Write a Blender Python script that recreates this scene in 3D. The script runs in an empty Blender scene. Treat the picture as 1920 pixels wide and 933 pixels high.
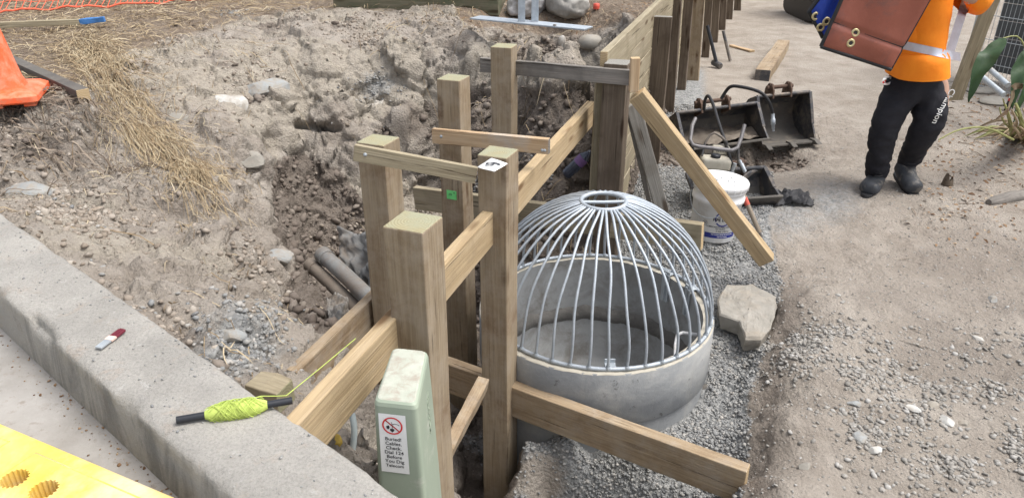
import bpy, bmesh, math, random
import numpy as np
from mathutils import Vector, Matrix
from mathutils.bvhtree import BVHTree
R = math.radians
random.seed(7); rng = np.random.default_rng(7)
scene = bpy.context.scene
COL = scene.collection

# ------------------------------------------------------------------ camera
CAM_H, PITCH, F = 2.2, R(26.0), 1400.0          # metres, pitch below the horizon, focal length for a 1920 px wide picture
cam_data = bpy.data.cameras.new('camera')
cam = bpy.data.objects.new('camera', cam_data); COL.objects.link(cam)
cam_data.sensor_fit = 'HORIZONTAL'; cam_data.sensor_width = 36.0
cam_data.lens = 36.0 * F / 1920.0
cam_data.clip_start = 0.02; cam_data.clip_end = 500
cam.location = (0, 0, CAM_H); cam.rotation_euler = (math.pi/2 - PITCH, 0, 0)
scene.camera = cam

# ------------------------------------------------------------------ world, sun, exposure (bright overcast)
SUN_EL, SUN_AZ = R(64), R(100)
w = bpy.data.worlds.new('World'); scene.world = w; w.use_nodes = True
nt = w.node_tree; nt.nodes.clear()
sky = nt.nodes.new('ShaderNodeTexSky'); sky.sky_type = 'NISHITA'; sky.sun_disc = False
sky.sun_elevation = SUN_EL; sky.sun_rotation = SUN_AZ
sky.dust_density = 4.0; sky.air_density = 1.0; sky.ozone_density = 1.0
hs = nt.nodes.new('ShaderNodeHueSaturation'); hs.inputs['Saturation'].default_value = 0.38
bg = nt.nodes.new('ShaderNodeBackground'); bg.inputs['Strength'].default_value = 0.15
wo = nt.nodes.new('ShaderNodeOutputWorld')
nt.links.new(sky.outputs[0], hs.inputs['Color']); nt.links.new(hs.outputs[0], bg.inputs['Color']); nt.links.new(bg.outputs[0], wo.inputs['Surface'])
sd = bpy.data.lights.new('sun', 'SUN'); sd.energy = 1.5; sd.angle = R(30); sd.color = (1.0, 0.965, 0.91)
sun = bpy.data.objects.new('sun', sd); COL.objects.link(sun)
_d = Vector((math.sin(SUN_AZ)*math.cos(SUN_EL), math.cos(SUN_AZ)*math.cos(SUN_EL), math.sin(SUN_EL)))
sun.rotation_euler = _d.to_track_quat('Z', 'Y').to_euler(); sun.location = (0, -3, 8)
scene.view_settings.view_transform = 'Standard'; scene.view_settings.look = 'None'
scene.view_settings.exposure = 0.82; scene.view_settings.gamma = 1.0
scene.view_settings.use_curve_mapping = False

CP, SP = math.cos(PITCH), math.sin(PITCH)
def P(u, v, z=None, y=None, d=None):
    """survey point: where the sight line (u, v) meets height z, distance y or depth d"""
    s, t = (u-960)/F, (v-466.5)/F
    if z is not None: d = (CAM_H-z)/(SP + t*CP)
    elif y is not None: d = y/(CP - t*SP)
    return Vector((s*d, d*(CP - t*SP), CAM_H - d*(SP + t*CP)))
def UV(x, y, z):
    d = y*CP + (CAM_H-z)*SP
    return 960 + F*x/d, 466.5 + F*((CAM_H-z)*CP - y*SP)/d, d

# ------------------------------------------------------------------ node helpers
def srgb(r, g, b):
    f = lambda c: (c/255/12.92) if c/255 <= .04045 else ((c/255+.055)/1.055)**2.4
    return (f(r), f(g), f(b), 1)
class NT:
    def __init__(s, name):
        s.m = bpy.data.materials.new(name); s.m.use_nodes = True
        s.t = s.m.node_tree; s.t.nodes.clear()
        s.out = s.n('ShaderNodeOutputMaterial'); s.b = s.n('ShaderNodeBsdfPrincipled')
        s.l(s.b.outputs[0], s.out.inputs['Surface'])
    def n(s, k, **kw):
        x = s.t.nodes.new(k)
        for a, v in kw.items(): setattr(x, a, v)
        return x
    def l(s, a, b): s.t.links.new(a, b)
    def coord(s, kind='Object', scale=(1,1,1), rand=False):
        c = s.n('ShaderNodeTexCoord'); m = s.n('ShaderNodeMapping'); m.inputs['Scale'].default_value = scale
        if rand:
            oi = s.n('ShaderNodeObjectInfo'); v = s.n('ShaderNodeVectorMath', operation='SCALE')
            cx = s.n('ShaderNodeCombineXYZ')
            for k in range(3): s.l(oi.outputs['Random'], cx.inputs[k])
            v.inputs['Scale'].default_value = 37.0; s.l(cx.outputs[0], v.inputs[0])
            a = s.n('ShaderNodeVectorMath', operation='ADD'); s.l(c.outputs[kind], a.inputs[0]); s.l(v.outputs[0], a.inputs[1])
            s.l(a.outputs[0], m.inputs['Vector'])
        else: s.l(c.outputs[kind], m.inputs['Vector'])
        return m.outputs[0]
    def noise(s, vec, scale, detail=6, rough=.6, dist=0):
        x = s.n('ShaderNodeTexNoise'); x.inputs['Scale'].default_value = scale; x.inputs['Detail'].default_value = detail
        x.inputs['Roughness'].default_value = rough; x.inputs['Distortion'].default_value = dist
        s.l(vec, x.inputs['Vector']); return x.outputs['Fac']
    def ramp(s, fac, stops):
        r = s.n('ShaderNodeValToRGB'); e = r.color_ramp.elements
        while len(e) < len(stops): e.new(.5)
        for k, (p, c) in enumerate(stops):
            e[k].position = p; e[k].color = c if not isinstance(c, (int, float)) else (c, c, c, 1)
        s.l(fac, r.inputs[0]); return r.outputs[0]
    def mix(s, f, a, b, mode='MIX'):
        x = s.n('ShaderNodeMix', data_type='RGBA', blend_type=mode)
        for v, i in ((f, 0), (a, 6), (b, 7)):
            if hasattr(v, 'is_linked'): s.l(v, x.inputs[i])
            else: x.inputs[i].default_value = v
        return x.outputs[2]
    def math(s, op, a, b=0.0):
        x = s.n('ShaderNodeMath', operation=op)
        for k, v in enumerate((a, b)):
            if hasattr(v, 'is_linked'): s.l(v, x.inputs[k])
            else: x.inputs[k].default_value = v
        return x.outputs[0]
    def bump(s, h, dist, strength=1.0, prev=None):
        x = s.n('ShaderNodeBump'); x.inputs['Distance'].default_value = dist; x.inputs['Strength'].default_value = strength
        s.l(h, x.inputs['Height'])
        if prev is not None: s.l(prev, x.inputs['Normal'])
        return x.outputs[0]
    def fin(s, col, rough=.8, normal=None, metal=0, spec=.3):
        for v, k in ((col, 'Base Color'), (rough, 'Roughness'), (metal, 'Metallic')):
            if hasattr(v, 'is_linked'): s.l(v, s.b.inputs[k])
            else: s.b.inputs[k].default_value = v
        s.b.inputs['Specular IOR Level'].default_value = spec
        if normal is not None: s.l(normal, s.b.inputs['Normal'])
        return s.m

def surf(name, ca, cb, scale=8, rough=.7, metal=0, bump=.001, bscale=60, dirt=None, dirt_amt=.5, spec=.3, cc=None, dscale=5):
    """mottled surface: two tones, fine relief, optional dust layer"""
    t = NT(name); v = t.coord('Object', rand=True)
    n = t.noise(v, scale, 8, .65)
    stops = [(.3, ca), (.7, cb)] if cc is None else [(.28, ca), (.5, cb), (.72, cc)]
    c = t.ramp(n, stops)
    if dirt is not None:
        d = t.noise(v, dscale, 10, .7, .4)
        c = t.mix(t.ramp(d, [(.62-dirt_amt*.35, 0), (.78-dirt_amt*.25, 1)]), c, dirt)
    return t.fin(c, rough, t.bump(t.noise(v, bscale, 6, .7), bump), metal, spec)

def wood(name, ca, cb, cc, stain=None, stain_amt=.4, rough=.8, knots=True, dust=None):
    """sawn timber, grain along local X; slot for end grain is separate"""
    t = NT(name)
    g = t.coord('Object', (1.1, 14, 14), True); f = t.coord('Object', (3, 120, 120), True); o = t.coord('Object', (1,1,1), True)
    n1 = t.noise(g, 1.6, 8, .6, .8); n2 = t.noise(f, 1, 5, .6); n3 = t.noise(o, 5, 8, .65, .3)
    c = t.ramp(n1, [(.28, ca), (.5, cb), (.72, cc)])
    c = t.mix(t.math('MULTIPLY', t.ramp(n2, [(.35, 0), (.65, 1)]), .6), c, t.mix(.7, c, (ca[0]*.55, ca[1]*.52, ca[2]*.5, 1)))
    if stain is not None:
        c = t.mix(t.ramp(n3, [(.60-stain_amt*.3, 0), (.80-stain_amt*.2, .85)]), c, stain)
    ck = t.noise(t.coord('Object', (1.6, 55, 55), True), 1.0, 3, .5, .2); crk = t.ramp(ck, [(.655, 0), (.69, 1)])
    c = t.mix(t.math('MULTIPLY', crk, .75), c, (ca[0]*.35, ca[1]*.32, ca[2]*.3, 1))
    bl = t.noise(o, 2.2, 4, .6); c = t.mix(.8, c, t.mix(1.0, c, t.ramp(bl, [(.3, .8), (.7, 1.0)]), 'MULTIPLY'))
    if knots:
        kv = t.coord('Object', (2.2, 9, 9), True)
        vo = t.n('ShaderNodeTexVoronoi'); vo.inputs['Scale'].default_value = 1.0; t.l(kv, vo.inputs['Vector'])
        k = t.ramp(vo.outputs['Distance'], [(.0, 1), (.10, .9), (.2, 0)])
        c = t.mix(k, c, (ca[0]*.38, ca[1]*.30, ca[2]*.25, 1))
    if dust is not None:
        c = t.mix(t.ramp(t.noise(o, 11, 8, .7), [(.45, 0), (.7, .7)]), c, dust)
    h = t.math('SUBTRACT', t.math('ADD', t.math('MULTIPLY', n2, .8), t.math('MULTIPLY', n1, .8)), crk)
    return t.fin(c, rough, t.bump(h, .0035, 1.0), 0, .2)

def endgrain(name, ca, cb, green=None):
    t = NT(name)
    v = t.coord('Object', (1, 1, 1), True); vv = t.coord('Object', (1, 1, 1))
    wv = t.n('ShaderNodeTexWave', wave_type='RINGS', rings_direction='X'); wv.inputs['Scale'].default_value = 34
    wv.inputs['Distortion'].default_value = 1.6; wv.inputs['Detail'].default_value = 3; t.l(vv, wv.inputs['Vector'])
    c = t.ramp(wv.outputs['Fac'], [(.2, ca), (.8, cb)])
    if green is not None:
        c = t.mix(t.ramp(t.noise(v, 13, 8, .65), [(.34, .1), (.6, .9)]), c, green)
    return t.fin(c, .85, t.bump(t.noise(v, 90, 5), .002), 0, .2)

def plain(name, c, rough=.6, metal=0, spec=.4, var=.12, bump=.0006, bscale=120):
    ca = tuple(x*(1-var) for x in c[:3])+(1,); cb = tuple(min(1, x*(1+var)) for x in c[:3])+(1,)
    return surf(name, ca, cb, 14, rough, metal, bump, bscale, spec=spec)

# ------------------------------------------------------------------ object helpers
def link(name, mesh, mat=None, parent=None, mw=None):
    o = bpy.data.objects.new(name, mesh); COL.objects.link(o)
    mats = mat if isinstance(mat, (list, tuple)) else ([mat] if mat else [])
    if mesh is not None and not len(mesh.materials):
        for m in mats: mesh.materials.append(m)
    if parent: o.parent = parent
    if mw is not None: o.matrix_world = mw if parent is None else mw
    if parent is not None and mw is not None:
        o.matrix_world = mw; o.matrix_parent_inverse = Matrix.Identity(4); o.matrix_basis = mw_of(parent).inverted() @ mw
    return o
def mw_of(o):
    return (mw_of(o.parent) @ o.matrix_basis) if o.parent else o.matrix_basis.copy()
def tag(o, label=None, cat=None, group=None, kind=None):
    for k, v in (('label', label), ('category', cat), ('group', group), ('kind', kind)):
        if v: o[k] = v
    return o
def thing(name, label, cat, loc=(0,0,0), rz=0, group=None, mw=None):
    o = bpy.data.objects.new(name, None); COL.objects.link(o); o.empty_display_size = .1
    if mw is not None: o.matrix_basis = mw
    else: o.matrix_basis = Matrix.Translation(loc) @ Matrix.Rotation(rz, 4, 'Z')
    return tag(o, label, cat, group)
def bevel(o, w=.004, seg=2):
    m = o.modifiers.new('bevel', 'BEVEL'); m.width = w; m.segments = seg; m.limit_method = 'ANGLE'; m.angle_limit = R(40)
    return o

class MB:
    def __init__(s): s.v = []; s.f = []; s.s = []; s.mi = []
    def add(s, vs, fs, smooth=False, mi=0):
        b = len(s.v); s.v += [tuple(p) for p in vs]
        for f in fs: s.f.append([b+i for i in f]); s.s.append(smooth); s.mi.append(mi)
    def box(s, c, sz, M=None, mi=0):
        x, y, z = sz[0]/2, sz[1]/2, sz[2]/2
        vs = [Vector((a*x, b*y, d*z)) for a in (-1,1) for b in (-1,1) for d in (-1,1)]
        vs = [(M @ p if M else p) + Vector(c) for p in vs]
        s.add(vs, [(0,1,3,2),(4,6,7,5),(0,4,5,1),(2,3,7,6),(0,2,6,4),(1,5,7,3)], False, mi)
    def tube(s, pts, r, n=10, cap=True, mi=0, closed=False, flat=None):
        pts = [Vector(p) for p in pts]; L = len(pts)
        rs = r if isinstance(r, (list, tuple)) else [r]*L
        prev = None; vs = []
        for i, p in enumerate(pts):
            a = pts[(i-1) % L] if (i or closed) else pts[0]; b = pts[(i+1) % L] if (i < L-1 or closed) else pts[-1]
            d = (b-a).normalized()
            if prev is None:
                prev = d.orthogonal().normalized()
            prev = (prev - d*prev.dot(d))
            prev = prev.normalized() if prev.length > 1e-6 else d.orthogonal().normalized()
            q = d.cross(prev)
            for k in range(n):
                t = 2*math.pi*k/n
                vs.append(p + (prev*math.cos(t) + q*math.sin(t)*(flat or 1))*rs[i])
        fs = []
        for i in range(L if closed else L-1):
            j = (i+1) % L
            for k in range(n): fs.append((i*n+k, i*n+(k+1)%n, j*n+(k+1)%n, j*n+k))
        s.add(vs, fs, True, mi)
        if cap and not closed:
            s.add(vs[:n], [tuple(reversed(range(n)))], False, mi); s.add(vs[-n:], [tuple(range(n))], False, mi)
    def lathe(s, prof, n=48, c=(0,0,0), mi=0, smooth=True, sy=1):
        vs = []; 
        for r, z in prof:
            for k in range(n):
                t = 2*math.pi*k/n; vs.append((c[0]+r*math.cos(t), c[1]+r*math.sin(t)*sy, c[2]+z))
        fs = [(i*n+k, i*n+(k+1)%n, (i+1)*n+(k+1)%n, (i+1)*n+k) for i in range(len(prof)-1) for k in range(n)]
        s.add(vs, fs, smooth, mi)
    def prism(s, poly, x0, x1, mi=0):
        """polygon in (y,z) pushed along x"""
        n = len(poly)
        vs = [(x0, a, b) for a, b in poly] + [(x1, a, b) for a, b in poly]
        s.add(vs, [tuple(range(n-1, -1, -1)), tuple(range(n, 2*n))] + [(k, (k+1)%n, n+(k+1)%n, n+k) for k in range(n)], False, mi)
    def strip(s, rowA, rowB, smooth=True, mi=0):
        n = len(rowA); s.add(list(rowA)+list(rowB), [(i, i+1, n+i+1, n+i) for i in range(n-1)], smooth, mi)
    def grid(s, rows, smooth=True, mi=0):
        n = len(rows[0]); vs = [p for r_ in rows for p in r_]
        s.add(vs, [(i*n+j, i*n+j+1, (i+1)*n+j+1, (i+1)*n+j) for i in range(len(rows)-1) for j in range(n-1)], smooth, mi)
    def mesh(s, name):
        m = bpy.data.meshes.new(name); m.from_pydata(s.v, [], s.f); m.update()
        m.polygons.foreach_set('use_smooth', s.s); m.polygons.foreach_set('material_index', s.mi)
        return m
    def build(s, name, mat, parent=None, mw=None, fixn=True):
        me = s.mesh(name)
        if fixn:
            b = bmesh.new(); b.from_mesh(me); bmesh.ops.remove_doubles(b, verts=b.verts, dist=1e-6) if False else None
            bmesh.ops.recalc_face_normals(b, faces=b.faces); b.to_mesh(me); b.free()
        return link(name, me, mat, parent, mw)

def frame(p0, p1, up=Vector((0,0,1)), roll=0):
    """matrix at the middle of p0-p1: local X along it, local Z towards up"""
    p0, p1 = Vector(p0), Vector(p1); x = (p1-p0).normalized()
    y = Vector(up).cross(x)
    y = y.normalized() if y.length > 1e-5 else x.orthogonal().normalized()
    z = x.cross(y).normalized()
    M = Matrix((x, y, z)).transposed().to_4x4()
    return Matrix.Translation((p0+p1)/2) @ M @ Matrix.Rotation(roll, 4, 'X')
def timber_mesh(L, wy, hz, warp=.002, seed=0, n=None):
    """sawn length, centred, along local X, slightly uneven; ends carry slot 1"""
    r = random.Random(seed); n = n or max(4, int(L/.09)); rows = []
    cs = [(-1,-1),(1,-1),(1,1),(-1,1)]
    ph = [r.uniform(0, 6) for _ in range(8)]
    vs = []; fs = []; mi = []
    for i in range(n+1):
        t = i/n; x = (t-.5)*L
        for k, (a, b) in enumerate(cs):
            e = warp*(math.sin(t*5+ph[k])*.6 + math.sin(t*17+ph[k+4])*.25) + r.uniform(-1,1)*warp*.25
            vs.append((x + (r.uniform(-.5,.5)*warp if i in (0, n) else 0), a*(wy/2+e), b*(hz/2+e*.7)))
    for i in range(n):
        for k in range(4):
            fs.append((i*4+k, i*4+(k+1)%4, (i+1)*4+(k+1)%4, (i+1)*4+k)); mi.append(0)
    fs.append((3,2,1,0)); mi.append(1); fs.append((n*4, n*4+1, n*4+2, n*4+3)); mi.append(1)
    me = bpy.data.meshes.new('timber'); me.from_pydata(vs, [], fs); me.update()
    me.polygons.foreach_set('material_index', mi)
    b = bmesh.new(); b.from_mesh(me); bmesh.ops.recalc_face_normals(b, faces=b.faces); b.to_mesh(me); b.free()
    return me
_ts = [0]
def timber(name, p0, p1, wy, hz, mats, label=None, cat=None, group=None, up=(0,0,1), roll=0, parent=None, warp=.002, bev=.004):
    _ts[0] += 1
    p0, p1 = Vector(p0), Vector(p1)
    me = timber_mesh((p1-p0).length, wy, hz, warp, _ts[0])
    o = link(name, me, mats, parent, frame(p0, p1, Vector(up), roll))
    bevel(o, bev, 2)
    return tag(o, label, cat, group)
def eval_mesh(o):
    bpy.context.view_layer.update()
    dg = bpy.context.evaluated_depsgraph_get()
    return bpy.data.meshes.new_from_object(o.evaluated_get(dg), depsgraph=dg)
def text_mesh(s, size=.02, extrude=0.0, align='CENTER', bold=0):
    c = bpy.data.curves.new('txt', 'FONT'); c.body = s; c.size = size; c.align_x = align; c.align_y = 'CENTER'
    c.extrude = extrude; c.offset = bold; c.resolution_u = 3; c.space_line = .85
    o = bpy.data.objects.new('txt', c); COL.objects.link(o)
    me = eval_mesh(o); bpy.data.objects.remove(o); bpy.data.curves.remove(c)
    me.materials.clear()
    return me
def warp_mesh(me, fn):
    for v in me.vertices: v.co = fn(v.co)
    me.update(); return me
def join_meshes(parts, name):
    """parts: list of (mesh, matrix) of one thing's print"""
    m = MB()
    for me, M in parts:
        m.add([M @ v.co for v in me.vertices], [tuple(p.vertices) for p in me.polygons])
    return m.mesh(name)
def skin(name, nodes, edges, root=0, sub=2, mat=None, parent=None):
    """nodes: (x,y,z,rx,ry)"""
    me = bpy.data.meshes.new(name); me.from_pydata([n[:3] for n in nodes], edges, []); me.update()
    o = bpy.data.objects.new(name, me); COL.objects.link(o)
    sm = o.modifiers.new('skin', 'SKIN'); sm.use_smooth_shade = True; sm.branch_smoothing = .6
    for k, n in enumerate(nodes):
        me.skin_vertices[0].data[k].radius = (n[3], n[4] if len(n) > 4 else n[3])
        me.skin_vertices[0].data[k].use_root = (k == root)
    ss = o.modifiers.new('sub', 'SUBSURF'); ss.levels = sub; ss.render_levels = sub
    out = eval_mesh(o); bpy.data.objects.remove(o)
    out.polygons.foreach_set('use_smooth', [True]*len(out.polygons))
    return out

# ------------------------------------------------------------------ vectorised noise
def _hash(ix, iy, iz, seed):
    h = (ix*374761393 + iy*668265263 + iz*2147483647 + seed*974634777) & 0xFFFFFFFF
    h = ((h ^ (h >> 13))*1274126177) & 0xFFFFFFFF
    h = (h ^ (h >> 16)) & 0xFFFFFFFF
    h = (h*2246822519) & 0xFFFFFFFF; h = (h ^ (h >> 15)) & 0xFFFFFFFF
    return h/4294967295.0
def vn(p, s, seed=0):
    q = p*s; i = np.floor(q).astype(np.int64); f = q-i; f = f*f*(3-2*f); r = 0
    for dx in (0,1):
        for dy in (0,1):
            for dz in (0,1):
                wgt = (f[:,0] if dx else 1-f[:,0])*(f[:,1] if dy else 1-f[:,1])*(f[:,2] if dz else 1-f[:,2])
                r = r + wgt*_hash(i[:,0]+dx, i[:,1]+dy, i[:,2]+dz, seed)
    return r*2-1
def fbm(p, s, o=4, seed=0, g=.5):
    r = 0; a = 1; t = 0
    for k in range(o): r = r + a*vn(p, s*2.03**k, seed+k*7); t += a; a *= g
    return r/t
def worley(p, s, seed=0):
    """distance to nearest and second nearest cell point, and that cell's random value"""
    q = p*s; i = np.floor(q).astype(np.int64)
    d1 = np.full(len(p), 9.0); d2 = d1.copy(); idv = np.zeros(len(p))
    for dx in (-1,0,1):
        for dy in (-1,0,1):
            for dz in (-1,0,1):
                a, b, c = i[:,0]+dx, i[:,1]+dy, i[:,2]+dz
                h1 = _hash(a, b, c, seed); h2 = _hash(a, b, c, seed+11); h3 = _hash(a, b, c, seed+23)
                d = (q[:,0]-a-h1)**2 + (q[:,1]-b-h2)**2 + (q[:,2]-c-h3)**2
                m = d < d1
                d2 = np.where(m, d1, np.minimum(d2, d)); idv = np.where(m, _hash(a, b, c, seed+31), idv); d1 = np.where(m, d, d1)
    return np.sqrt(d1), np.sqrt(d2), idv
def sstep(a, b, x):
    t = np.clip((x-a)/(b-a), 0, 1); return t*t*(3-2*t)
# ================================================================== GROUND
PIPE_C = (0.43, 3.34); PIPE_R = 0.60; RIM_Z = 0.24
W0 = Vector((0.60, 4.25)); WD = Vector((0.31, 0.951)).normalized()      # line of the timber wall, path side
KA = Vector((-2.1, 2.82)); KD = Vector((.762, -.648)).normalized()      # back edge of the kerb
KN = Vector((KD.y, -KD.x))                                               # towards the road
KERB_Z, ROAD_Z, KERB_W = 1.0, 0.83, 0.25

L_PTS = [(-300,60,1.05),(0,60,1.05),(0,10,1.06),(-400,0,1.06),(100,130,1.05),(200,60,1.08),(330,30,1.1),(450,8,1.13),(600,-8,1.15),(800,0,1.17),(900,20,1.18),
 (1000,55,1.18),(1080,80,1.18),(1180,25,1.2),(1120,10,1.2),(1300,-60,1.2),(900,-60,1.2),(400,-60,1.12),(-200,200,1.0),(0,195,1.0),(90,190,.99),(-400,330,.98),(-700,200,1.0),
 (180,118,1.02),(175,205,.97),(260,90,1.05),(330,62,1.08),(450,28,1.12),(600,28,1.13),(750,35,1.14),(880,50,1.17),(1000,72,1.17),(1100,92,1.16),(1160,110,1.0),
 (0,228,.91),(60,240,.88),(150,235,.88),(0,330,.76),(100,330,.74),(200,330,.70),(-300,400,.9),
 (30,402,.90),(130,472,.88),(260,572,.86),(380,662,.86),(480,742,.84),(560,802,.78),(700,905,.6),
 (250,200,.86),(300,130,.99),(300,300,.68),(200,420,.76),(330,420,.62),(420,520,.58),(300,540,.77),(420,640,.74),(500,680,.68),(475,255,.68),(488,330,.58),(498,400,.53),(522,468,.50),(530,520,.47),(516,565,.53),(555,600,.50),(586,640,.46),(568,690,.45),
 (450,120,.98),(400,180,.86),(400,250,.72),(400,330,.62),(470,330,.5),(450,260,.68),(500,400,.42),
 (525,300,.42),(545,350,.20),(556,420,-.02),(578,480,-.14),(572,535,-.2),(605,560,-.24),(622,620,-.22),(650,470,-.2),(620,400,-.03),(590,330,.2),(680,560,-.15),(700,500,-.15),
 (530,90,1.0),(530,170,.82),(530,240,.60),(600,100,1.0),(600,170,.8),(590,222,.62),(590,246,.46),(660,222,.60),(660,248,.46),(600,290,.36),
 (700,60,1.08),(750,100,.98),(750,180,.72),(740,260,.35),(760,320,.12),(740,400,-.1),
 (880,90,1.05),(880,180,.75),(880,260,.35),(880,330,.0),(1000,110,1.08),(1000,160,.9),(1000,230,.45),(1000,300,.05),(1080,120,1.05),(1100,200,.6),(1080,280,.1),(1060,340,-.15),
 (850,400,-.25),(980,430,-.3),(1100,420,-.2),(880,600,-.5),(800,600,-.4),(870,800,-.62),(860,930,-.62),(660,850,.2),(720,760,.0),(640,780,.3),(900,1000,-.66),(700,1100,.3),(760,690,-.2)]
R_PTS = [(1920,930,.02),(1600,930,.02),(1920,500,.08),(1700,700,.05),(1600,500,.08),(1452,935,.09),(1700,300,.1),(1920,300,.12),(1500,100,.1),(1400,60,.12),(1450,0,.12),(1700,60,.1),
 (1900,60,.15),(1520,420,.1),(1545,330,.12),(1484,560,.11),(1482,660,.13),(1474,780,.14),(1462,900,.13),(1448,660,.04),(1430,780,.02),(1418,900,.0),(1540,640,.13),(1540,780,.12),(1530,900,.10),
 (1400,920,-.13),(1388,800,-.14),(1402,700,-.13),(1425,640,-.09),(1452,600,-.03),(1420,520,-.02),(1350,650,-.1),(1340,480,.03),(1300,440,.10),(1400,430,.12),(1330,447,.13),(1450,520,.03),(1460,470,.07),
 (1220,350,.1),(1260,330,.12),(1350,330,.05),(1430,300,-.02),(1480,300,.0),(1380,250,.05),(1320,200,.2),(1290,160,.25),(1300,230,.15),(1390,130,.14),(1200,850,-.17),(990,815,-.09),(1060,815,-.09),(1130,800,-.10),(1060,868,-.22),(1030,935,-.42),(978,880,-.44),(950,935,-.64),(1150,930,-.32),(1110,860,-.25),(1050,1000,-.55),(1250,960,-.25),(1330,930,-.17),(1300,860,-.16),(1200,840,-.13),
 (1140,400,-.1),(1000,450,-.25),(950,600,-.25),(1220,450,.0),(1280,520,-.05),(1500,1300,0),(2300,600,.1),(2300,100,.15),(1600,-120,.12),(1500,-160,.15)]
def rbf_fit(pts):
    A = np.array([tuple(P(u, v, z=z)) for u, v, z in pts]); xy = A[:, :2]; z = A[:, 2]
    n = len(A); D = np.sqrt(((xy[:,None]-xy[None])**2).sum(2) + 1e-4)
    Q = np.c_[np.ones(n), xy]; M = np.zeros((n+3, n+3)); M[:n,:n] = D + np.eye(n)*(-.02); M[:n,n:] = Q; M[n:,:n] = Q.T
    return xy, np.linalg.solve(M, np.r_[z, 0, 0, 0])
def rbf_eval(fit, X, Y):
    xy, wt = fit; n = len(xy); out = np.full(len(X), wt[n]) + wt[n+1]*X + wt[n+2]*Y
    for k in range(n): out += wt[k]*np.sqrt((X-xy[k,0])**2 + (Y-xy[k,1])**2 + 1e-4)
    return out
fitL, fitR = rbf_fit(L_PTS), rbf_fit(R_PTS)
def base_z(X, Y):
    Xc = np.clip(X, -5.5, 5.0); Yc = np.clip(Y, .9, 13)
    zl = np.clip(rbf_eval(fitL, Xc, Yc), -.75, 1.22); zr = np.clip(rbf_eval(fitR, Xc, Yc), -.75, .34)
    side = (X-W0.x)*WD.y - (Y-W0.y)*WD.x                # > 0 : path side of the wall
    wob = 0.0
    t = sstep(-.14, -.04, side)
    z = zl*(1-t) + zr*t
    r = np.hypot(X-PIPE_C[0], Y-PIPE_C[1])
    z = np.where(r < PIPE_R-.025, -.75, z)
    k = (X-KA.x)*KN.x + (Y-KA.y)*KN.y                   # > 0 : road side of the kerb's back edge
    z = np.where(k > .10, .55, np.where(k > -.01, np.minimum(z, .93), z))
    return z

def axis(lo, hi, step, far_lo, far_hi):
    a = list(np.arange(lo, hi+1e-6, step)); d = step
    x = a[-1]
    while x < far_hi: d *= 1.10; x += d; a.append(x)
    d = step; x = a[0]; b = []
    while x > far_lo: d *= 1.10; x -= d; b.append(x)
    return np.array(b[::-1] + a)
gx = axis(-3.7, 3.3, .0115, -60, 60); gy = axis(1.15, 7.3, .0115, -30, 90)
GX, GY = np.meshgrid(gx, gy); nx, ny = len(gx), len(gy)
X, Y = GX.ravel(), GY.ravel()
Z = base_z(X, Y)
Z2 = Z.reshape(ny, nx)
dzy, dzx = np.gradient(Z2, gy, gx)
N = np.stack([-dzx.ravel(), -dzy.ravel(), np.ones(nx*ny)], 1); N = np.clip(N, -2.2, 2.2); N /= np.linalg.norm(N, axis=1)[:,None]
p3 = np.stack([X, Y, Z], 1)
U_, V_, D_ = UV(X, Y, Z)
side = (X-W0.x)*WD.y - (Y-W0.y)*WD.x
kk = (X-KA.x)*KN.x + (Y-KA.y)*KN.y
rr = np.hypot(X-PIPE_C[0], Y-PIPE_C[1])
inpit = (side < -.05) & (kk < -.01)
steep = 1-N[:,2]
fine = (X > -3.75) & (X < 3.35) & (Y > 1.1) & (Y < 7.4)
# masks ---------------------------------------------------------
rim_top = sstep(.90, 1.0, Z)*inpit*sstep(.45, .2, steep)*np.maximum(sstep(12, -12, V_-np.interp(U_, [0,100,180,250,330,450,600,850,875,1000,1110,1190,1230], [205,190,128,95,68,34,22,14,52,62,84,84,40])+10*fbm(p3, 7, 3, 77)), (V_ < -60)*1.0)
pitm = inpit*(1-rim_top)
gravel = np.zeros(len(X))
def poly_mask(poly, soft=0):
    inside = np.zeros(len(X), bool); n = len(poly)
    for i in range(n):
        x1, y1 = poly[i]; x2, y2 = poly[(i+1) % n]
        c = ((y1 > V_) != (y2 > V_)) & (U_ < (x2-x1)*(V_-y1)/((y2-y1)+1e-9)+x1)
        inside ^= c
    return inside
wob = 28*fbm(p3*1.0, 3.0, 3, 5)
def soft_lt(v, edge, wd): return sstep(edge+wd, edge-wd, v)
bank_u = np.interp(V_, [330, 420, 480, 560, 640, 740, 850, 1000], [1445, 1440, 1452, 1462, 1438, 1412, 1402, 1392])
right = side >= -.05
gravel = right*sstep(12, -12, U_-bank_u+wob*.5)*sstep(300, 335, V_+wob*.3)
gravel = np.maximum(gravel, right*sstep(95, 60, np.abs(V_-200+.0*U_))*sstep(1345, 1300, U_)*.9)
gravel = gravel*(1-np.exp(-(((U_-1010+wob)/52)**2+((V_-895+wob)/48)**4)))
# spill of gravel on the path, lower right
gp = np.array([(1500,660,110),(1620,700,110),(1740,760,140),(1880,720,120),(1800,860,150),(1650,800,120),(1900,860,120),(1560,640,70)])
sp = np.zeros(len(X))
for a, b, s_ in gp: sp = np.maximum(sp, np.exp(-(((U_-a)/s_)**2 + ((V_-b)/(s_*.55))**2)))
spill = right*sp*sstep(-.35, .45, fbm(p3, 6, 4, 9)+.1)
dust = right*np.maximum(np.exp(-(((U_-1480)/90)**2+((V_-400)/70)**2)), np.exp(-(((U_-1560)/80)**2+((V_-380)/60)**2)))
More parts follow.
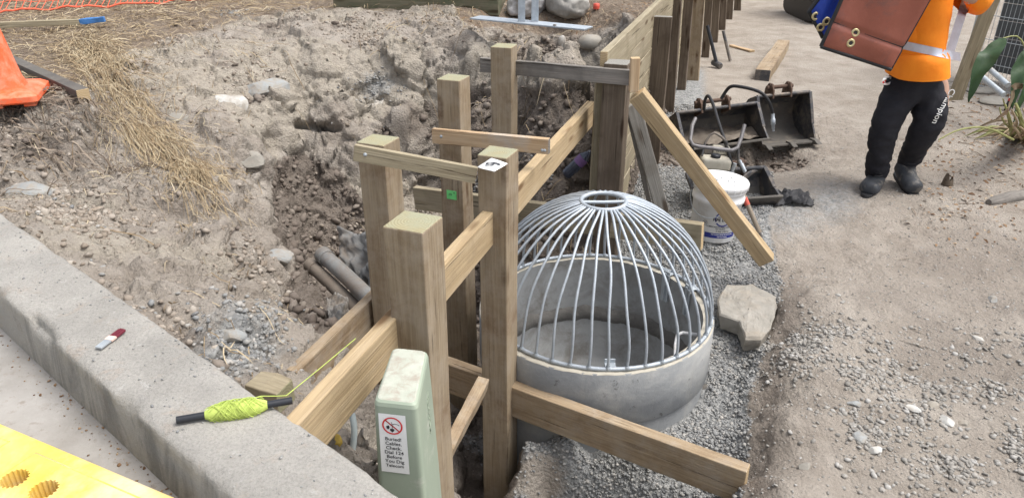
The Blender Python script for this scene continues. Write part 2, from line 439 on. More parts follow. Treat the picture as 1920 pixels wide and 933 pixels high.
# displacement ---------------------------------------------------
S = np.where(fine)[0]; q = p3[S]
disp = np.zeros(len(X))
big = fbm(q, 2.3, 3, 1); med = fbm(q, 8, 4, 2, .55); fin_ = fbm(q, 45, 3, 3, .6)
d1, d2, idv = worley(q + .03*np.stack([fin_, med, fin_], 1), 11, 4)
e1, e2, idw = worley(q, 34, 6)
clod = np.sqrt(np.clip(1-(d1*1.25)**2, 0, 1)); crack = sstep(0, .18, d2-d1)
clod2 = np.sqrt(np.clip(1-(e1*1.3)**2, 0, 1))*(idw > .35)
pm = pitm[S]
ridge = 1-np.abs(fbm(q*np.array([1,1,2.2]), 3.2, 4, 17))*2.2
c1, c2, idc = worley(q*np.array([1,1,1.5]) + .05*np.stack([med, fin_, big], 1), 4.6, 8); f1, f2, idf = worley(q + .012*np.stack([fin_, med, fin_], 1), 21, 9)
b1, b2, idb = worley(q*np.array([1,1,1.2]) + .10*np.stack([med, big, big], 1), 2.3, 14); ckb = sstep(0, .07, b2-b1); ck1 = sstep(0, .10, c2-c1); ck2 = sstep(0, .16, f2-f1); rough_z = sstep(-.25, .25, fbm(q, 1.6, 3, 33))
dp = pm*(.045*big + .085*(idb-.5)*ckb - .02*(1-ckb) + .020*med + .006*fin_ + .052*(idc-.45)*ck1 - .022*(1-ck1) + rough_z*((.022*(idv-.3)*ck1+.008*clod)*crack - .010*(1-crack)) + (.25+.75*rough_z)*(.012*(idf-.3)*ck2 + .006*clod2) + .012*ridge)
dt = rim_top[S]*(.015*med + .006*fin_)
g_ = gravel[S]
dg_ = g_*(.012*med + .008*clod2 + .004*fin_)
e_, e2_, _i = worley(q*np.array([1,1,.3]), 6, 21)
dpth = right[S]*(1-g_)*(.022*big + .013*med + .004*fin_ + .004*clod2*sstep(0,.5,med) + .006*(1-np.abs(fbm(q, 9, 3, 61))*2.5)) + spill[S]*.006*clod2
bankm = right[S]*np.exp(-((U_[S]-bank_u[S]-14)/34)**2)*sstep(430, 560, V_[S])
dpth = dpth + bankm*(.030*med + .010*clod + .006*fin_)
disp[S] = dp + dt + dg_ + dpth
disp = np.where(rr < PIPE_R+.02, 0, disp); disp = np.where(kk > -.03, np.minimum(disp, .0), disp)
disp = disp*np.where(inpit, sstep(-.0, -.12, side), 1)
# dark hollow under a shelf of soil in the far wall
hol = np.exp(-(((U_-596)/34)**2+((V_-236-6*fbm(p3, 14, 2, 66)-.05*(U_-596))/5)**2)); disp -= .22*hol*inpit
hol2 = np.exp(-(((U_-505)/14)**2+((V_-268)/22)**2)); disp -= .10*hol2*inpit
hol3 = np.exp(-(((U_-1450)/62)**2+((V_-296)/16)**2)); disp -= .13*hol3*right
p3 = p3 + N*disp[:,None]
GZ = p3[:,2].reshape(ny, nx)
def gz(x, y):
    i = min(max(int(np.searchsorted(gx, x)), 0), nx-1); j = min(max(int(np.searchsorted(gy, y)), 0), ny-1)
    return float(GZ[j, i])
def on_ground(u, v, z0=.1, lift=0):
    d = 1.2
    while d < 25:
        q_ = P(u, v, d=d)
        if q_.z < gz(q_.x, q_.y) and (q_.x-KA.x)*KN.x + (q_.y-KA.y)*KN.y < -.01: break
        d += .01
    q_.z = gz(q_.x, q_.y)+lift; return q_

me = bpy.data.meshes.new('ground')
me.vertices.add(nx*ny); me.vertices.foreach_set('co', p3.ravel())
idx = (np.arange(ny-1)[:,None]*nx + np.arange(nx-1)[None]).ravel()
quads = np.stack([idx, idx+1, idx+nx+1, idx+nx], 1)
me.loops.add(quads.size); me.loops.foreach_set('vertex_index', quads.ravel())
me.polygons.add(len(quads)); me.polygons.foreach_set('loop_start', np.arange(0, quads.size, 4)); me.polygons.foreach_set('loop_total', np.full(len(quads), 4))
me.update(calc_edges=True); me.polygons.foreach_set('use_smooth', np.ones(len(quads), bool))
# soil kinds: R crushed gravel fines, G reddish brown loose soil plus shade painted into two hollows, B pale clay, A mulch/straw bed
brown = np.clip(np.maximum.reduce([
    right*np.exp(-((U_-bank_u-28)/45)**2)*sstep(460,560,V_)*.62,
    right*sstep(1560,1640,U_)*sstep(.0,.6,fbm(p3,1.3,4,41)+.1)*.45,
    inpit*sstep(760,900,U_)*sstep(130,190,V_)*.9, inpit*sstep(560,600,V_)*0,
    inpit*poly_mask([(505,310),(560,285),(640,320),(690,390),(730,480),(740,640),(575,680),(600,640),(528,575),(548,505),(510,430)])*1.05,  # dark soil of the pit hollow, with its shade painted in
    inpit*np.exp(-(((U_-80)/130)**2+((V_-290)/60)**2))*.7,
    right*1.2*np.exp(-(((U_-1440)/75)**2+((V_-298)/22)**2)), right*np.exp(-(((U_-1250)/60)**2+((V_-260)/60)**2)), inpit*sstep(.2,.5,fbm(p3,2.1,4,42))*.7]), 0, 1)  # first term: mud, darkened to paint the shade under the digger buckets
clay = np.clip(inpit*sstep(-.05,.35,fbm(p3,1.7,4,43)+.25*sstep(300,100,V_)), 0, 1)
greyc = np.clip(inpit*np.maximum.reduce([np.exp(-(((U_-450)/110)**2+((V_-640)/70)**2)), .8*np.exp(-(((U_-710)/50)**2+((V_-160)/35)**2)), .6*sstep(.25,.55,fbm(p3,1.5,3,44))]), 0, 1)
mulch = np.clip(rim_top, 0, 1)
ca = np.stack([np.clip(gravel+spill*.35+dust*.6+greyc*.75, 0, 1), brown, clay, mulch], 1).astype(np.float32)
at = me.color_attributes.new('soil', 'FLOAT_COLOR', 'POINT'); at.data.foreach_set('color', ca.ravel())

def ground_mat():
    t = NT('earth'); v = t.coord('Object')
    a = t.n('ShaderNodeAttribute', attribute_name='soil'); sep = t.n('ShaderNodeSeparateColor'); t.l(a.outputs['Color'], sep.inputs[0])
    n1 = t.noise(v, 3.5, 8, .65, .3); n2 = t.noise(v, 22, 8, .7); n3 = t.noise(v, 140, 4, .7); n4 = t.noise(v, 9, 9, .72, .6)
    vo = t.n('ShaderNodeTexVoronoi'); vo.inputs['Scale'].default_value = 55; t.l(v, vo.inputs['Vector'])
    base = t.ramp(n1, [(.3, (.262,.226,.190,1)), (.5, (.335,.297,.255,1)), (.7, (.40,.36,.315,1))])
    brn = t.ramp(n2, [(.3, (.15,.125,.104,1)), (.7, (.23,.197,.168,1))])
    cly = t.ramp(n2, [(.3, (.31,.275,.23,1)), (.55, (.38,.34,.285,1)), (.75, (.44,.39,.315,1))])
    grv = t.mix(t.ramp(vo.outputs['Color'], [(.2, 0), (.8, 1)]), (.22,.225,.225,1), (.38,.38,.37,1))
    mul = t.ramp(n2, [(.3, (.14,.105,.08,1)), (.5, (.22,.175,.135,1)), (.7, (.31,.255,.195,1))])
    def m(chan, n, lo=.25, hi=.75):
        s_ = t.math('ADD', chan, t.math('MULTIPLY', t.math('SUBTRACT', n, .5), .9)); return t.ramp(s_, [(lo, 0), (hi, 1)])
    c = t.mix(m(sep.outputs[2], n2), base, cly)
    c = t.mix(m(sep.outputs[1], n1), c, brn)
    c = t.mix(m(sep.outputs[0], n2, .3, .7), c, grv)
    c = t.mix(m(a.outputs['Alpha'], n2), c, mul)
    c = t.mix(.35, c, t.mix(1.0, c, t.ramp(n3, [(.2, .35), (.5, 1.0), (.8, 1.0)]), 'MULTIPLY'))
    vb = t.n('ShaderNodeTexVoronoi'); vb.inputs['Scale'].default_value = 62; t.l(v, vb.inputs['Vector'])
    h = t.math('ADD', t.math('ADD', t.math('ADD', t.math('MULTIPLY', n2, .8), t.math('MULTIPLY', n4, .9)), t.math('MULTIPLY', n3, .35)), t.math('MULTIPLY', t.math('SUBTRACT', 1.0, vb.outputs['Distance']), .35))
    return t.fin(c, .95, t.bump(h, .022, 1.0), 0, .12)
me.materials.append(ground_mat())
ground = bpy.data.objects.new('ground', me); COL.objects.link(ground); tag(ground, kind='structure')

# ---------------- scattered loose pieces (uncountable): one mesh each
def ico(sub):
    b = bmesh.new(); bmesh.ops.create_icosphere(b, subdivisions=sub, radius=1)
    v = np.array([x.co[:] for x in b.verts]); f = np.array([[q_.index for q_ in x.verts] for x in b.faces]); b.free(); return v, f
def scatter(name, weight, n, smin, smax, mat, sub=1, flat=.6, jag=.25, sink=.3, power=2.2, smooth=False, seed=1, pts=None):
    r = np.random.default_rng(seed); pv, pf = ico(sub)
    if pts is None:
        wt = weight/weight.sum(); ids = r.choice(len(wt), n, p=wt); pos = p3[ids] + np.c_[r.uniform(-.006,.006,(n,2)), np.zeros(n)]; nn = N[ids]
    else: pos = pts; nn = np.tile([0,0,1.], (n,1))
    s = smin + (smax-smin)*r.random(n)**power
    K = 12; var = pv[None]*(1+jag*r.uniform(-1,1,(K,len(pv),1)))*np.stack([r.uniform(.75,1.25,K), r.uniform(.6,1,K), r.uniform(.6,1,K)*flat], 1)[:,None]
    ax = r.normal(size=(n,3)); ax /= np.linalg.norm(ax,axis=1)[:,None]; an = r.uniform(0,1.2,n)
    yaw = r.uniform(0,6.283,n)
    cy, sy = np.cos(yaw), np.sin(yaw)
    V = var[r.integers(0,K,n)]*s[:,None,None]
    x = V[...,0]*cy[:,None]-V[...,1]*sy[:,None]; y = V[...,0]*sy[:,None]+V[...,1]*cy[:,None]; V = np.stack([x,y,V[...,2]],2)
    c, s2 = np.cos(an)[:,None,None], np.sin(an)[:,None,None]; A = ax[:,None,:]
    V = V*c + np.cross(np.broadcast_to(A, V.shape), V)*s2 + A*(V*A).sum(2,keepdims=True)*(1-c)
    V = V + (pos + nn*(s*(.5-sink)*flat*1.2)[:,None])[:,None]
    Fc = pf[None] + (np.arange(n)*len(pv))[:,None,None]
    m = bpy.data.meshes.new(name); m.vertices.add(n*len(pv)); m.vertices.foreach_set('co', V.ravel())
    fc = Fc.reshape(-1,3); m.loops.add(fc.size); m.loops.foreach_set('vertex_index', fc.ravel())
    m.polygons.add(len(fc)); m.polygons.foreach_set('loop_start', np.arange(0, fc.size, 3)); m.polygons.foreach_set('loop_total', np.full(len(fc),3))
    m.update(calc_edges=True)
    if smooth: m.polygons.foreach_set('use_smooth', np.ones(len(fc), bool))
    o = link(name, m, mat); tag(o, kind='stuff'); return o
def island_mat(name, stops, rough=.9, scale=60, bump=.002, spec=.2):
    t = NT(name); g = t.n('ShaderNodeNewGeometry'); v = t.coord('Object')
    c = t.ramp(g.outputs['Random Per Island'], stops); n = t.noise(v, scale, 5, .7)
    c = t.mix(.5, c, t.mix(1.0, c, t.ramp(n, [(.3, .6), (.7, 1.0)]), 'MULTIPLY'))
    return t.fin(c, rough, t.bump(n, bump), 0, spec)
M_GRAVEL = island_mat('crushed_stone', [(0,(.20,.20,.20,1)),(.3,(.255,.26,.26,1)),(.6,(.315,.315,.305,1)),(.85,(.37,.36,.34,1)),(1,(.43,.41,.38,1))])
M_CLOD = island_mat('dry_clod', [(0,(.23,.19,.15,1)),(.4,(.30,.255,.21,1)),(.8,(.37,.32,.27,1)),(1,(.42,.38,.33,1))])
M_GRAVELP = island_mat('dusty_stone', [(0,(.24,.225,.205,1)),(.4,(.31,.295,.27,1)),(.8,(.37,.35,.32,1)),(1,(.44,.43,.41,1))])
M_CLODD = island_mat('dark_clod', [(0,(.145,.118,.098,1)),(.5,(.19,.158,.134,1)),(1,(.25,.215,.182,1))])
inview = (U_ > -80) & (U_ < 2000) & (V_ > -60) & (V_ < 1020) & fine
dens = lambda m: m*inview*(np.gradient(gx)[None]*np.gradient(gy)[:,None]).ravel()
notpipe = (rr > PIPE_R+.005)
slopef = 1+2*steep
scatter('gravel', dens(np.clip(gravel,0,1)*notpipe*(.35+sstep(-.35,.1,fbm(p3,4,3,19)))), 36000, .0042, .0125, M_GRAVEL, 1, .6, .3, .25, 1.5, seed=11)
scatter('loose_gravel', dens(spill**1.2*notpipe), 4300, .003, .017, M_GRAVELP, 1, .6, .28, .3, 2.2, seed=12)
scatter('grit', dens(right*(1-gravel)*(.25+brown)), 9000, .002, .010, M_GRAVELP, 1, .6, .3, .45, 3.5, seed=13)
scatter('clods', dens(pitm*(.12+sstep(.0,.4,fbm(p3,2.5,3,51)))*sstep(.55,.9,N[:,2])*(V_ > 20)), 20000, .003, .022, M_CLOD, 1, .85, .42, .45, 7.0, seed=14)
scatter('dark_clods', dens(np.clip(brown-.3,0,1)*slopef*((V_ < 700)*inpit + right*2.5*(V_ < 330)*(U_ < 1520))), 4200, .005, .036, M_CLODD, 1, .8, .38, .3, 2.5, seed=15)  # those by the digger buckets also deepen the painted shade
scatter('rim_gravel', dens(inpit*greyc**2*notpipe), 2600, .004, .018, M_GRAVEL, 1, .6, .3, .3, 2.5, seed=16)
# ================================================================== MATERIALS OF BUILT THINGS
C4 = lambda *a: tuple(a)+(1,)
M_PINE = wood('new_pine', C4(.42,.31,.18), C4(.50,.38,.23), C4(.56,.44,.29), stain=C4(.33,.25,.16), stain_amt=.25)
M_PINE_E = endgrain('pine_end', C4(.40,.29,.16), C4(.52,.40,.25))
M_PINE2 = wood('planed_pine', C4(.50,.34,.20), C4(.56,.41,.26), C4(.60,.46,.31), stain=C4(.46,.42,.37), stain_amt=.3)
M_POST = wood('weathered_post', C4(.265,.20,.13), C4(.335,.265,.18), C4(.40,.325,.23), stain=C4(.185,.12,.072), stain_amt=.3, dust=C4(.34,.285,.22))
M_POST_E = endgrain('post_end', C4(.26,.22,.12), C4(.36,.32,.20), green=C4(.30,.30,.21))
M_OLD = wood('old_grey_wood', C4(.11,.085,.062), C4(.165,.13,.098), C4(.22,.18,.14), stain=C4(.08,.06,.045), stain_amt=.35)
M_OLD_E = endgrain('old_end', C4(.20,.19,.17), C4(.30,.29,.26))
M_GREYW = wood('grey_rail', C4(.19,.175,.16), C4(.27,.25,.225), C4(.33,.30,.27), stain=C4(.12,.11,.10))
M_STUD = wood('stained_stud', C4(.30,.22,.14), C4(.38,.29,.19), C4(.44,.35,.24), stain=C4(.17,.11,.065), stain_amt=.35, dust=C4(.36,.31,.25))
M_BOARD = wood('retaining_board', C4(.30,.25,.17), C4(.38,.33,.23), C4(.45,.39,.29), stain=C4(.24,.20,.13), stain_amt=.3)
t = NT('pipe_concrete'); v = t.coord('Object'); n = t.noise(v, 3, 9, .68, .5); n2 = t.noise(v, 16, 9, .7); n3 = t.noise(t.coord('Object', (3, 3, .8)), 3, 7, .7, .6)
c = t.ramp(n, [(.32, C4(.20,.21,.222)), (.5, C4(.28,.29,.295)), (.66, C4(.38,.38,.37))])
c = t.mix(t.ramp(n3, [(.55, 0), (.70, .55)]), c, C4(.33,.325,.305)); c = t.mix(t.ramp(n2, [(.62, 0), (.68, .85)]), c, C4(.11,.11,.11))
c = t.mix(t.ramp(t.noise(t.coord('Object', (1, 1, 5), True), 5, 6, .6, 2), [(.66, 0), (.69, .5)]), c, C4(.40,.39,.37))
M_CONC = t.fin(c, .75, t.bump(n2, .004), 0, .2)
M_CONC_RIM = surf('rim_concrete', C4(.38,.35,.29), C4(.48,.45,.38), 14, .85, bump=.0015, bscale=120)
M_CONC_IN = surf('inner_concrete', C4(.26,.27,.275), C4(.37,.375,.37), 3, .7, bump=.001, bscale=60, dirt=C4(.19,.18,.165), dirt_amt=.45)
M_MORTAR = surf('mortar', C4(.10,.096,.09), C4(.17,.162,.15), 11, .9, bump=.005, bscale=50)
M_GALV = surf('galvanised_steel', C4(.34,.38,.42), C4(.47,.51,.55), 30, .58, .45, .0006, 200, spec=.5)
M_GALVD = surf('dull_galvanised', C4(.36,.40,.43), C4(.50,.54,.57), 12, .5, .4, .0006, 150, dirt=C4(.34,.31,.27), dirt_amt=.25)
M_RUST = surf('rusty_iron', C4(.085,.055,.042), C4(.15,.10,.075), 30, .8, .2, .0015, 160, dirt=C4(.22,.19,.16), dirt_amt=.3)
M_IRON = surf('worn_dark_steel', C4(.045,.048,.055), C4(.10,.10,.105), 9, .6, .35, .0015, 90, dirt=C4(.24,.205,.17), dirt_amt=.45, dscale=7)
M_IRONIN = surf('muddy_steel', C4(.085,.08,.075), C4(.15,.138,.12), 6, .75, .15, .002, 70, dirt=C4(.24,.205,.165), dirt_amt=.28, dscale=5)
M_BLACK = plain('black_rubber', C4(.018,.018,.02), .55)
M_BLACKP = plain('black_plastic', C4(.022,.024,.03), .4)
M_WHITEP = surf('white_plastic', C4(.74,.75,.76), C4(.82,.82,.82), 6, .38, bump=.0003, dirt=C4(.55,.52,.47), dirt_amt=.18, dscale=8)
M_NAVY = plain('navy_print', C4(.025,.035,.22), .4)
M_INK = plain('black_print', C4(.03,.03,.035), .5)
M_REDINK = plain('red_print', C4(.62,.03,.03), .5)
M_PAPER = plain('white_paper', C4(.80,.80,.78), .7, var=.04)
M_GREENTAG = plain('green_tag_paper', C4(.16,.62,.20), .6)
M_YTAG = plain('yellow_tag_paper', C4(.75,.60,.03), .6)
M_LIME = plain('lime_string', C4(.46,.56,.13), .8, var=.25)
M_PED = surf('sage_green_plastic', C4(.29,.345,.27), C4(.34,.385,.30), 5, .5, bump=.0004, dirt=C4(.50,.50,.44), dirt_amt=.15, dscale=9)
M_PEDTOP = surf('dusty_green_plastic', C4(.36,.385,.32), C4(.46,.465,.40), 20, .85, bump=.001, dirt=C4(.33,.29,.24), dirt_amt=.45, dscale=22)
M_YEL = surf('yellow_plastic', C4(.68,.43,.05), C4(.75,.52,.10), 5, .5, bump=.0005, dirt=C4(.60,.51,.36), dirt_amt=.5, dscale=3.2, cc=C4(.72,.53,.17))
M_ORNG = surf('orange_plastic', C4(.78,.10,.03), C4(.86,.15,.05), 5, .5, bump=.0004, dirt=C4(.55,.26,.16), dirt_amt=.5, dscale=11)
M_STRAW = island_mat('dry_straw', [(0,(.20,.14,.08,1)),(.35,(.32,.24,.145,1)),(.7,(.43,.34,.215,1)),(1,(.55,.47,.33,1))], .8, 40)
M_ROOT = island_mat('dry_root', [(0,(.10,.075,.055,1)),(.5,(.20,.16,.125,1)),(1,(.34,.28,.22,1))], .9, 50)
M_CHIP = island_mat('bark_chips', [(0,(.13,.075,.045,1)),(.4,(.25,.155,.09,1)),(.8,(.38,.26,.16,1)),(1,(.52,.42,.30,1))], .9, 40)
M_ROCK = surf('grey_stone', C4(.24,.225,.195), C4(.345,.325,.29), 7, .9, bump=.004, bscale=40, dirt=C4(.31,.27,.22), dirt_amt=.4)
M_ROCKB = surf('bluish_stone', C4(.24,.25,.25), C4(.33,.34,.335), 8, .85, bump=.004, bscale=45, dirt=C4(.29,.255,.21), dirt_amt=.55, dscale=14)
M_ROCKW = surf('whitish_stone', C4(.40,.39,.36), C4(.62,.62,.60), 5, .85, bump=.003, bscale=45, dirt=C4(.31,.27,.22), dirt_amt=.5)

# ================================================================== ROAD AND KERB
def kpt(t, k, z):  # along the kerb, towards the road, height
    q_ = KA + KD*t + KN*k; return Vector((q_.x, q_.y, z))
m = MB()
m.grid([[kpt(t, k, ROAD_Z + .012*(k-.25)) for t in np.linspace(-9, 12, 60)] for k in (.2, .3, .45, .8, 1.6, 4, 14)])
me = m.mesh('road')
t = NT('channel_concrete'); v = t.coord('Object'); n = t.noise(v, 4, 8, .65); n2 = t.noise(v, 26, 8, .7)
c = t.ramp(n, [(.3, C4(.25,.235,.215)), (.5, C4(.32,.305,.285)), (.7, C4(.38,.365,.345))])
c = t.mix(t.ramp(n2, [(.56, 0), (.68, .7)]), c, C4(.22,.185,.155))
M_ROAD = t.fin(c, .9, t.bump(n2, .003), 0, .15)
tag(link('road', me, M_ROAD), kind='structure')
# kerb: long block, chipped front arris
tt = np.concatenate([np.arange(-9, -1, .25), np.arange(-1, 3.2, .012), np.arange(3.2, 12, .25)])
prof = [(0, .35), (0, .80), (0, .93), (0, .975), (.004, .994), (.015, 1.0)] + [(k, 1.0) for k in np.linspace(.03, .215, 17)] + [(.232, 1.0), (.242, .999), (.248, .994), (.25, .975), (.252, .94), (.255, .90), (.258, .86), (.262, .80)]
pts = np.array([[tuple(kpt(t_, k, z)) for t_ in tt] for k, z in prof])
sh = pts.shape[:2]; fl = pts.reshape(-1, 3); kl = np.repeat([k for k, z in prof], len(tt)); zl = np.repeat([z for k, z in prof], len(tt)); tl = np.tile(tt, len(prof))
nz = fbm(fl, 5, 4, 71); nf = fbm(fl, 40, 3, 72); ch = np.clip(fbm(fl*np.array([1,1,1.]), 7, 4, 73)-.03, 0, 1)
edge = np.exp(-(((kl-.25)/.022)**2 + ((zl-1.0)/.03)**2)); eb = np.exp(-((kl/.012)**2 + ((zl-1.0)/.02)**2))
down = .002*nz*(zl > .99) + .0014*nf - edge*(.006+.045*ch*np.exp(-((tl-.95)/.35)**2) + .02*ch) - eb*(.004+.03*ch)
inw = edge*(.02*ch*np.exp(-((tl-.95)/.35)**2) + .02*ch) + .0012*nf
fl[:,2] += down; fl[:,0] -= KN.x*inw; fl[:,1] -= KN.y*inw
m = MB(); m.grid([[tuple(p) for p in row] for row in fl.reshape(sh[0], sh[1], 3)])
t = NT('kerb_concrete'); v = t.coord('Object'); n = t.noise(v, 3.5, 8, .6); n2 = t.noise(v, 30, 8, .7); n3 = t.noise(v, 9, 8, .7, .5)
c = t.ramp(n, [(.3, C4(.28,.268,.245)), (.5, C4(.345,.33,.302)), (.7, C4(.395,.375,.34))])
c = t.mix(t.ramp(n3, [(.56, 0), (.72, .75)]), c, C4(.33,.275,.225))
c = t.mix(t.ramp(n2, [(.58, 0), (.70, .7)]), c, C4(.22,.21,.20))
n5 = t.noise(v, 110, 5, .75); c = t.mix(.7, c, t.mix(1.0, c, t.ramp(n5, [(.3, .62), (.55, 1.0)]), 'MULTIPLY'))
n6 = t.noise(v, 15, 8, .75, 1.0); c = t.mix(t.ramp(n6, [(.60, 0), (.68, .5)]), c, C4(.46,.45,.43))
vs_ = t.coord('Object', (5, 5, 1.8)); s1 = t.noise(vs_, 1.1, 9, .68, 1.1); pos_ = t.n('ShaderNodeNewGeometry'); sx = t.n('ShaderNodeSeparateXYZ'); t.l(pos_.outputs['Normal'], sx.inputs[0])
face = t.ramp(sx.outputs[2], [(.35, 1), (.75, 0)])
stain = t.mix(t.ramp(s1, [(.42, 1), (.55, 0)]), C4(.36,.35,.325), C4(.14,.145,.145))
stain = t.mix(t.ramp(s1, [(.60, 0), (.72, .8)]), stain, C4(.40,.34,.27))
c = t.mix(t.math('MULTIPLY', face, .6), c, stain)
M_KERB = t.fin(c, .9, t.bump(t.math('ADD', n2, t.math('MULTIPLY', n5, .5)), .006), 0, .15)
tag(m.build('kerb', M_KERB), kind='structure')

# ================================================================== MANHOLE
cx, cy = PIPE_C
mh = thing('concrete_manhole', 'round grey precast concrete manhole riser standing in gravel under the wire dome', 'manhole', (cx, cy, 0))
LT = lambda x, y, z=0: Matrix.Translation((cx+x, cy+y, z))
MW = Matrix.Translation((cx, cy, 0))
m = MB(); ri = .545
m.lathe([(PIPE_R-.004, -.045), (PIPE_R, -.04), (PIPE_R, RIM_Z-.008), (PIPE_R-.006, RIM_Z)], 128)
m.build('riser', M_CONC, mh, MW)
m = MB(); m.lathe([(PIPE_R-.002, RIM_Z-.004), (PIPE_R-.006, RIM_Z+.001), (ri+.02, RIM_Z+.002), (ri, RIM_Z-.002)], 128)
for i, vv in enumerate(m.v):
    a = math.atan2(vv[1], vv[0]); e = .0016*math.sin(a*23)+.0012*math.sin(a*51+1); m.v[i] = (vv[0], vv[1], vv[2]+e)
m.build('rim', M_CONC_RIM, mh, MW)
m = MB(); m.lathe([(ri, RIM_Z-.003), (ri-.002, -.05), (ri-.003, -.12)], 128); m.build('inner_wall', M_CONC_IN, mh, MW)
m = MB(); m.lathe([(PIPE_R-.02, -.03), (PIPE_R-.016, -.06), (PIPE_R-.012, -.8)], 96); m.build('lower_riser', M_CONC, mh, MW)
m = MB(); prof = [(ri-.001, -.075), (ri-.018, -.09), (ri-.028, -.115), (ri-.03, -.14), (ri-.02, -.17)]
m.lathe(prof, 160)
for i, vv in enumerate(m.v):
    a = math.atan2(vv[1], vv[0]); e = .005*math.sin(a*9)+.004*math.sin(a*17+1)+.004*math.sin(a*41); k = i//160
    m.v[i] = (vv[0]*(1-.004*math.sin(a*31+k)), vv[1]*(1-.004*math.sin(a*29+k)), vv[2]+e*(1 if k != 4 else .4))
m.build('mortar_joint', M_MORTAR, mh, MW)
m = MB(); m.lathe([(ri-.024, -.15), (ri-.03, -.40), (ri-.10, -.44), (.24, -.47), (.23, -.52), (.0, -.53)], 96); m.build('bench', M_CONC_IN, mh, MW)
m = MB(); m.tube([(-.5, -.12, -.50), (-.2, -.02, -.51), (.1, .05, -.51), (.5, .1, -.50)], .13, 20, flat=.5); m.build('channel', M_MORTAR, mh, MW)
m = MB()
a0 = R(-14)
def rung(z):
    c_, s_ = math.cos(a0), math.sin(a0); rad = Vector((c_, s_, 0)); tan = Vector((-s_, c_, 0))
    pts = [rad*(ri+.0)+tan*.13, rad*(ri-.09)+tan*.13, rad*(ri-.115)+tan*.105, rad*(ri-.12), rad*(ri-.115)-tan*.105, rad*(ri-.09)-tan*.13, rad*(ri+.0)-tan*.13]
    return [p+Vector((0,0,z)) for p in pts]
for z in (.07, -.24):
    m = MB(); m.tube(rung(z), .0105, 10); m.build('step_iron', M_WHITEP if z > 0 else M_GALV, mh, MW)

# dome grate
GR, GTOP = .572, .108; gcx, gcy = cx+.012, cy+.0; GH = .585
dome = thing('dome_grate', 'galvanised wire dome grate of curved bars sitting on the manhole rim', 'grate', (gcx, gcy, RIM_Z))
DM = Matrix.Translation((gcx, gcy, RIM_Z+.012))
ring = lambda r_, z, n=96: [(r_*math.cos(2*math.pi*k/n), r_*math.sin(2*math.pi*k/n), z) for k in range(n)]
m = MB(); m.tube(ring(GR, 0), .010, 10, closed=True); m.build('base_ring', M_GALV, dome, DM)
ztop = math.sqrt(max(0, 1-(GTOP/GR)**2))*GH
m = MB(); m.tube(ring(GTOP, ztop, 64), .011, 10, closed=True); m.build('top_ring', M_GALV, dome, DM)
m = MB(); m.tube([(-GTOP, -.01, ztop), (0, -.008, ztop-.002), (GTOP, -.004, ztop)], .009, 10); m.build('cross_bar', M_GALV, dome, DM)
NB = 42; a_end = math.acos(GTOP/GR); bar_me = []
for j in range(3):
    m = MB(); rj = random.Random(j); w1, w2 = rj.uniform(-.004,.004), rj.uniform(-.004,.004)
    m.tube([(GR*math.cos(a_end*k/16), w1*math.sin(k*.5)+w2*math.sin(k*.9), GH*math.sin(a_end*k/16)) for k in range(17)], .0066, 8)
    m.lathe([(0,-.006),(.012,-.002),(.013,.008),(.009,.016)], 8, (GR, 0, 0)); me = m.mesh('grate_bar'); me.materials.append(M_GALV); bar_me.append(me)
for k in range(NB):
    link('bar', bar_me[k % 3], None, dome, DM @ Matrix.Rotation(2*math.pi*(k+.35)/NB, 4, 'Z'))
for a in (R(150), R(38), R(270), R(18)):
    m = MB(); m.box((GR-.045, 0, -.07), (.008, .05, .19)); m.box((GR-.03, 0, .004), (.05, .05, .007)); m.box((GR-.052, 0, -.07), (.010, .012, .17))
    bevel(m.build('fixing_lug', M_GALVD, dome, DM @ Matrix.Rotation(a, 4, 'Z')), .002)

# ================================================================== POSTS
PA = -R(22)
def post(name, x, y, ztop, zbot, size, label, rz=PA, mats=None, lean=(0,0), group='square posts of the wall frame', bev=.005):
    return timber(name, (x+lean[0], y+lean[1], zbot), (x, y, ztop), size, size, mats or [M_POST, M_POST_E], label, 'post', group, up=(-math.sin(rz), math.cos(rz), 0), warp=.0028, bev=bev)
p1 = post('timber_post', -.551, 2.956, 1.258, -.6, .129, 'square timber post with a light rail screwed across it at the pit edge')
p2 = post('timber_post', -.285, 3.62, 1.36, -.7, .125, 'square timber post carrying a small green tag')
p3_ = post('timber_post', -.293, 2.025, 1.304, -.6, .130, 'thick square timber post rising directly behind the green cable pedestal')
p4 = post('timber_post', -.057, 2.875, 1.234, -.7, .129, 'tall square timber post with a white numbered paper on its top')
p5 = post('timber_post', -.045, 4.42, 1.36, -.7, .125, 'square timber post standing against the far soil face of the pit', rz=R(-17))
p6 = post('timber_post', .60, 4.26, 1.30, -.5, .135, 'dark weathered corner post with a worn slanted top at the boarded wall end', mats=[M_OLD, M_OLD_E], rz=R(-20))

def sheet(name, pts4, mat, thick=.0008, parent=None, nu=6, nv=6, amp=.002, label=None, cat=None, seed=3):
    r = random.Random(seed); a, b, c, d = [Vector(p) for p in pts4]; nn = (b-a).cross(d-a).normalized()
    rows = []
    for i in range(nv+1):
        row = []
        for j in range(nu+1):
            u, v = j/nu, i/nv; p = a.lerp(b, u).lerp(d.lerp(c, u), v) + nn*amp*(math.sin(u*5+seed)*math.cos(v*4)+r.uniform(-.3,.3)); row.append(p)
        rows.append(row)
    m = MB(); m.grid(rows); o = m.build(name, mat, parent, Matrix.Identity(4) if parent else None, fixn=False)
    s_ = o.modifiers.new('solid', 'SOLIDIFY'); s_.thickness = thick
    return tag(o, label, cat)
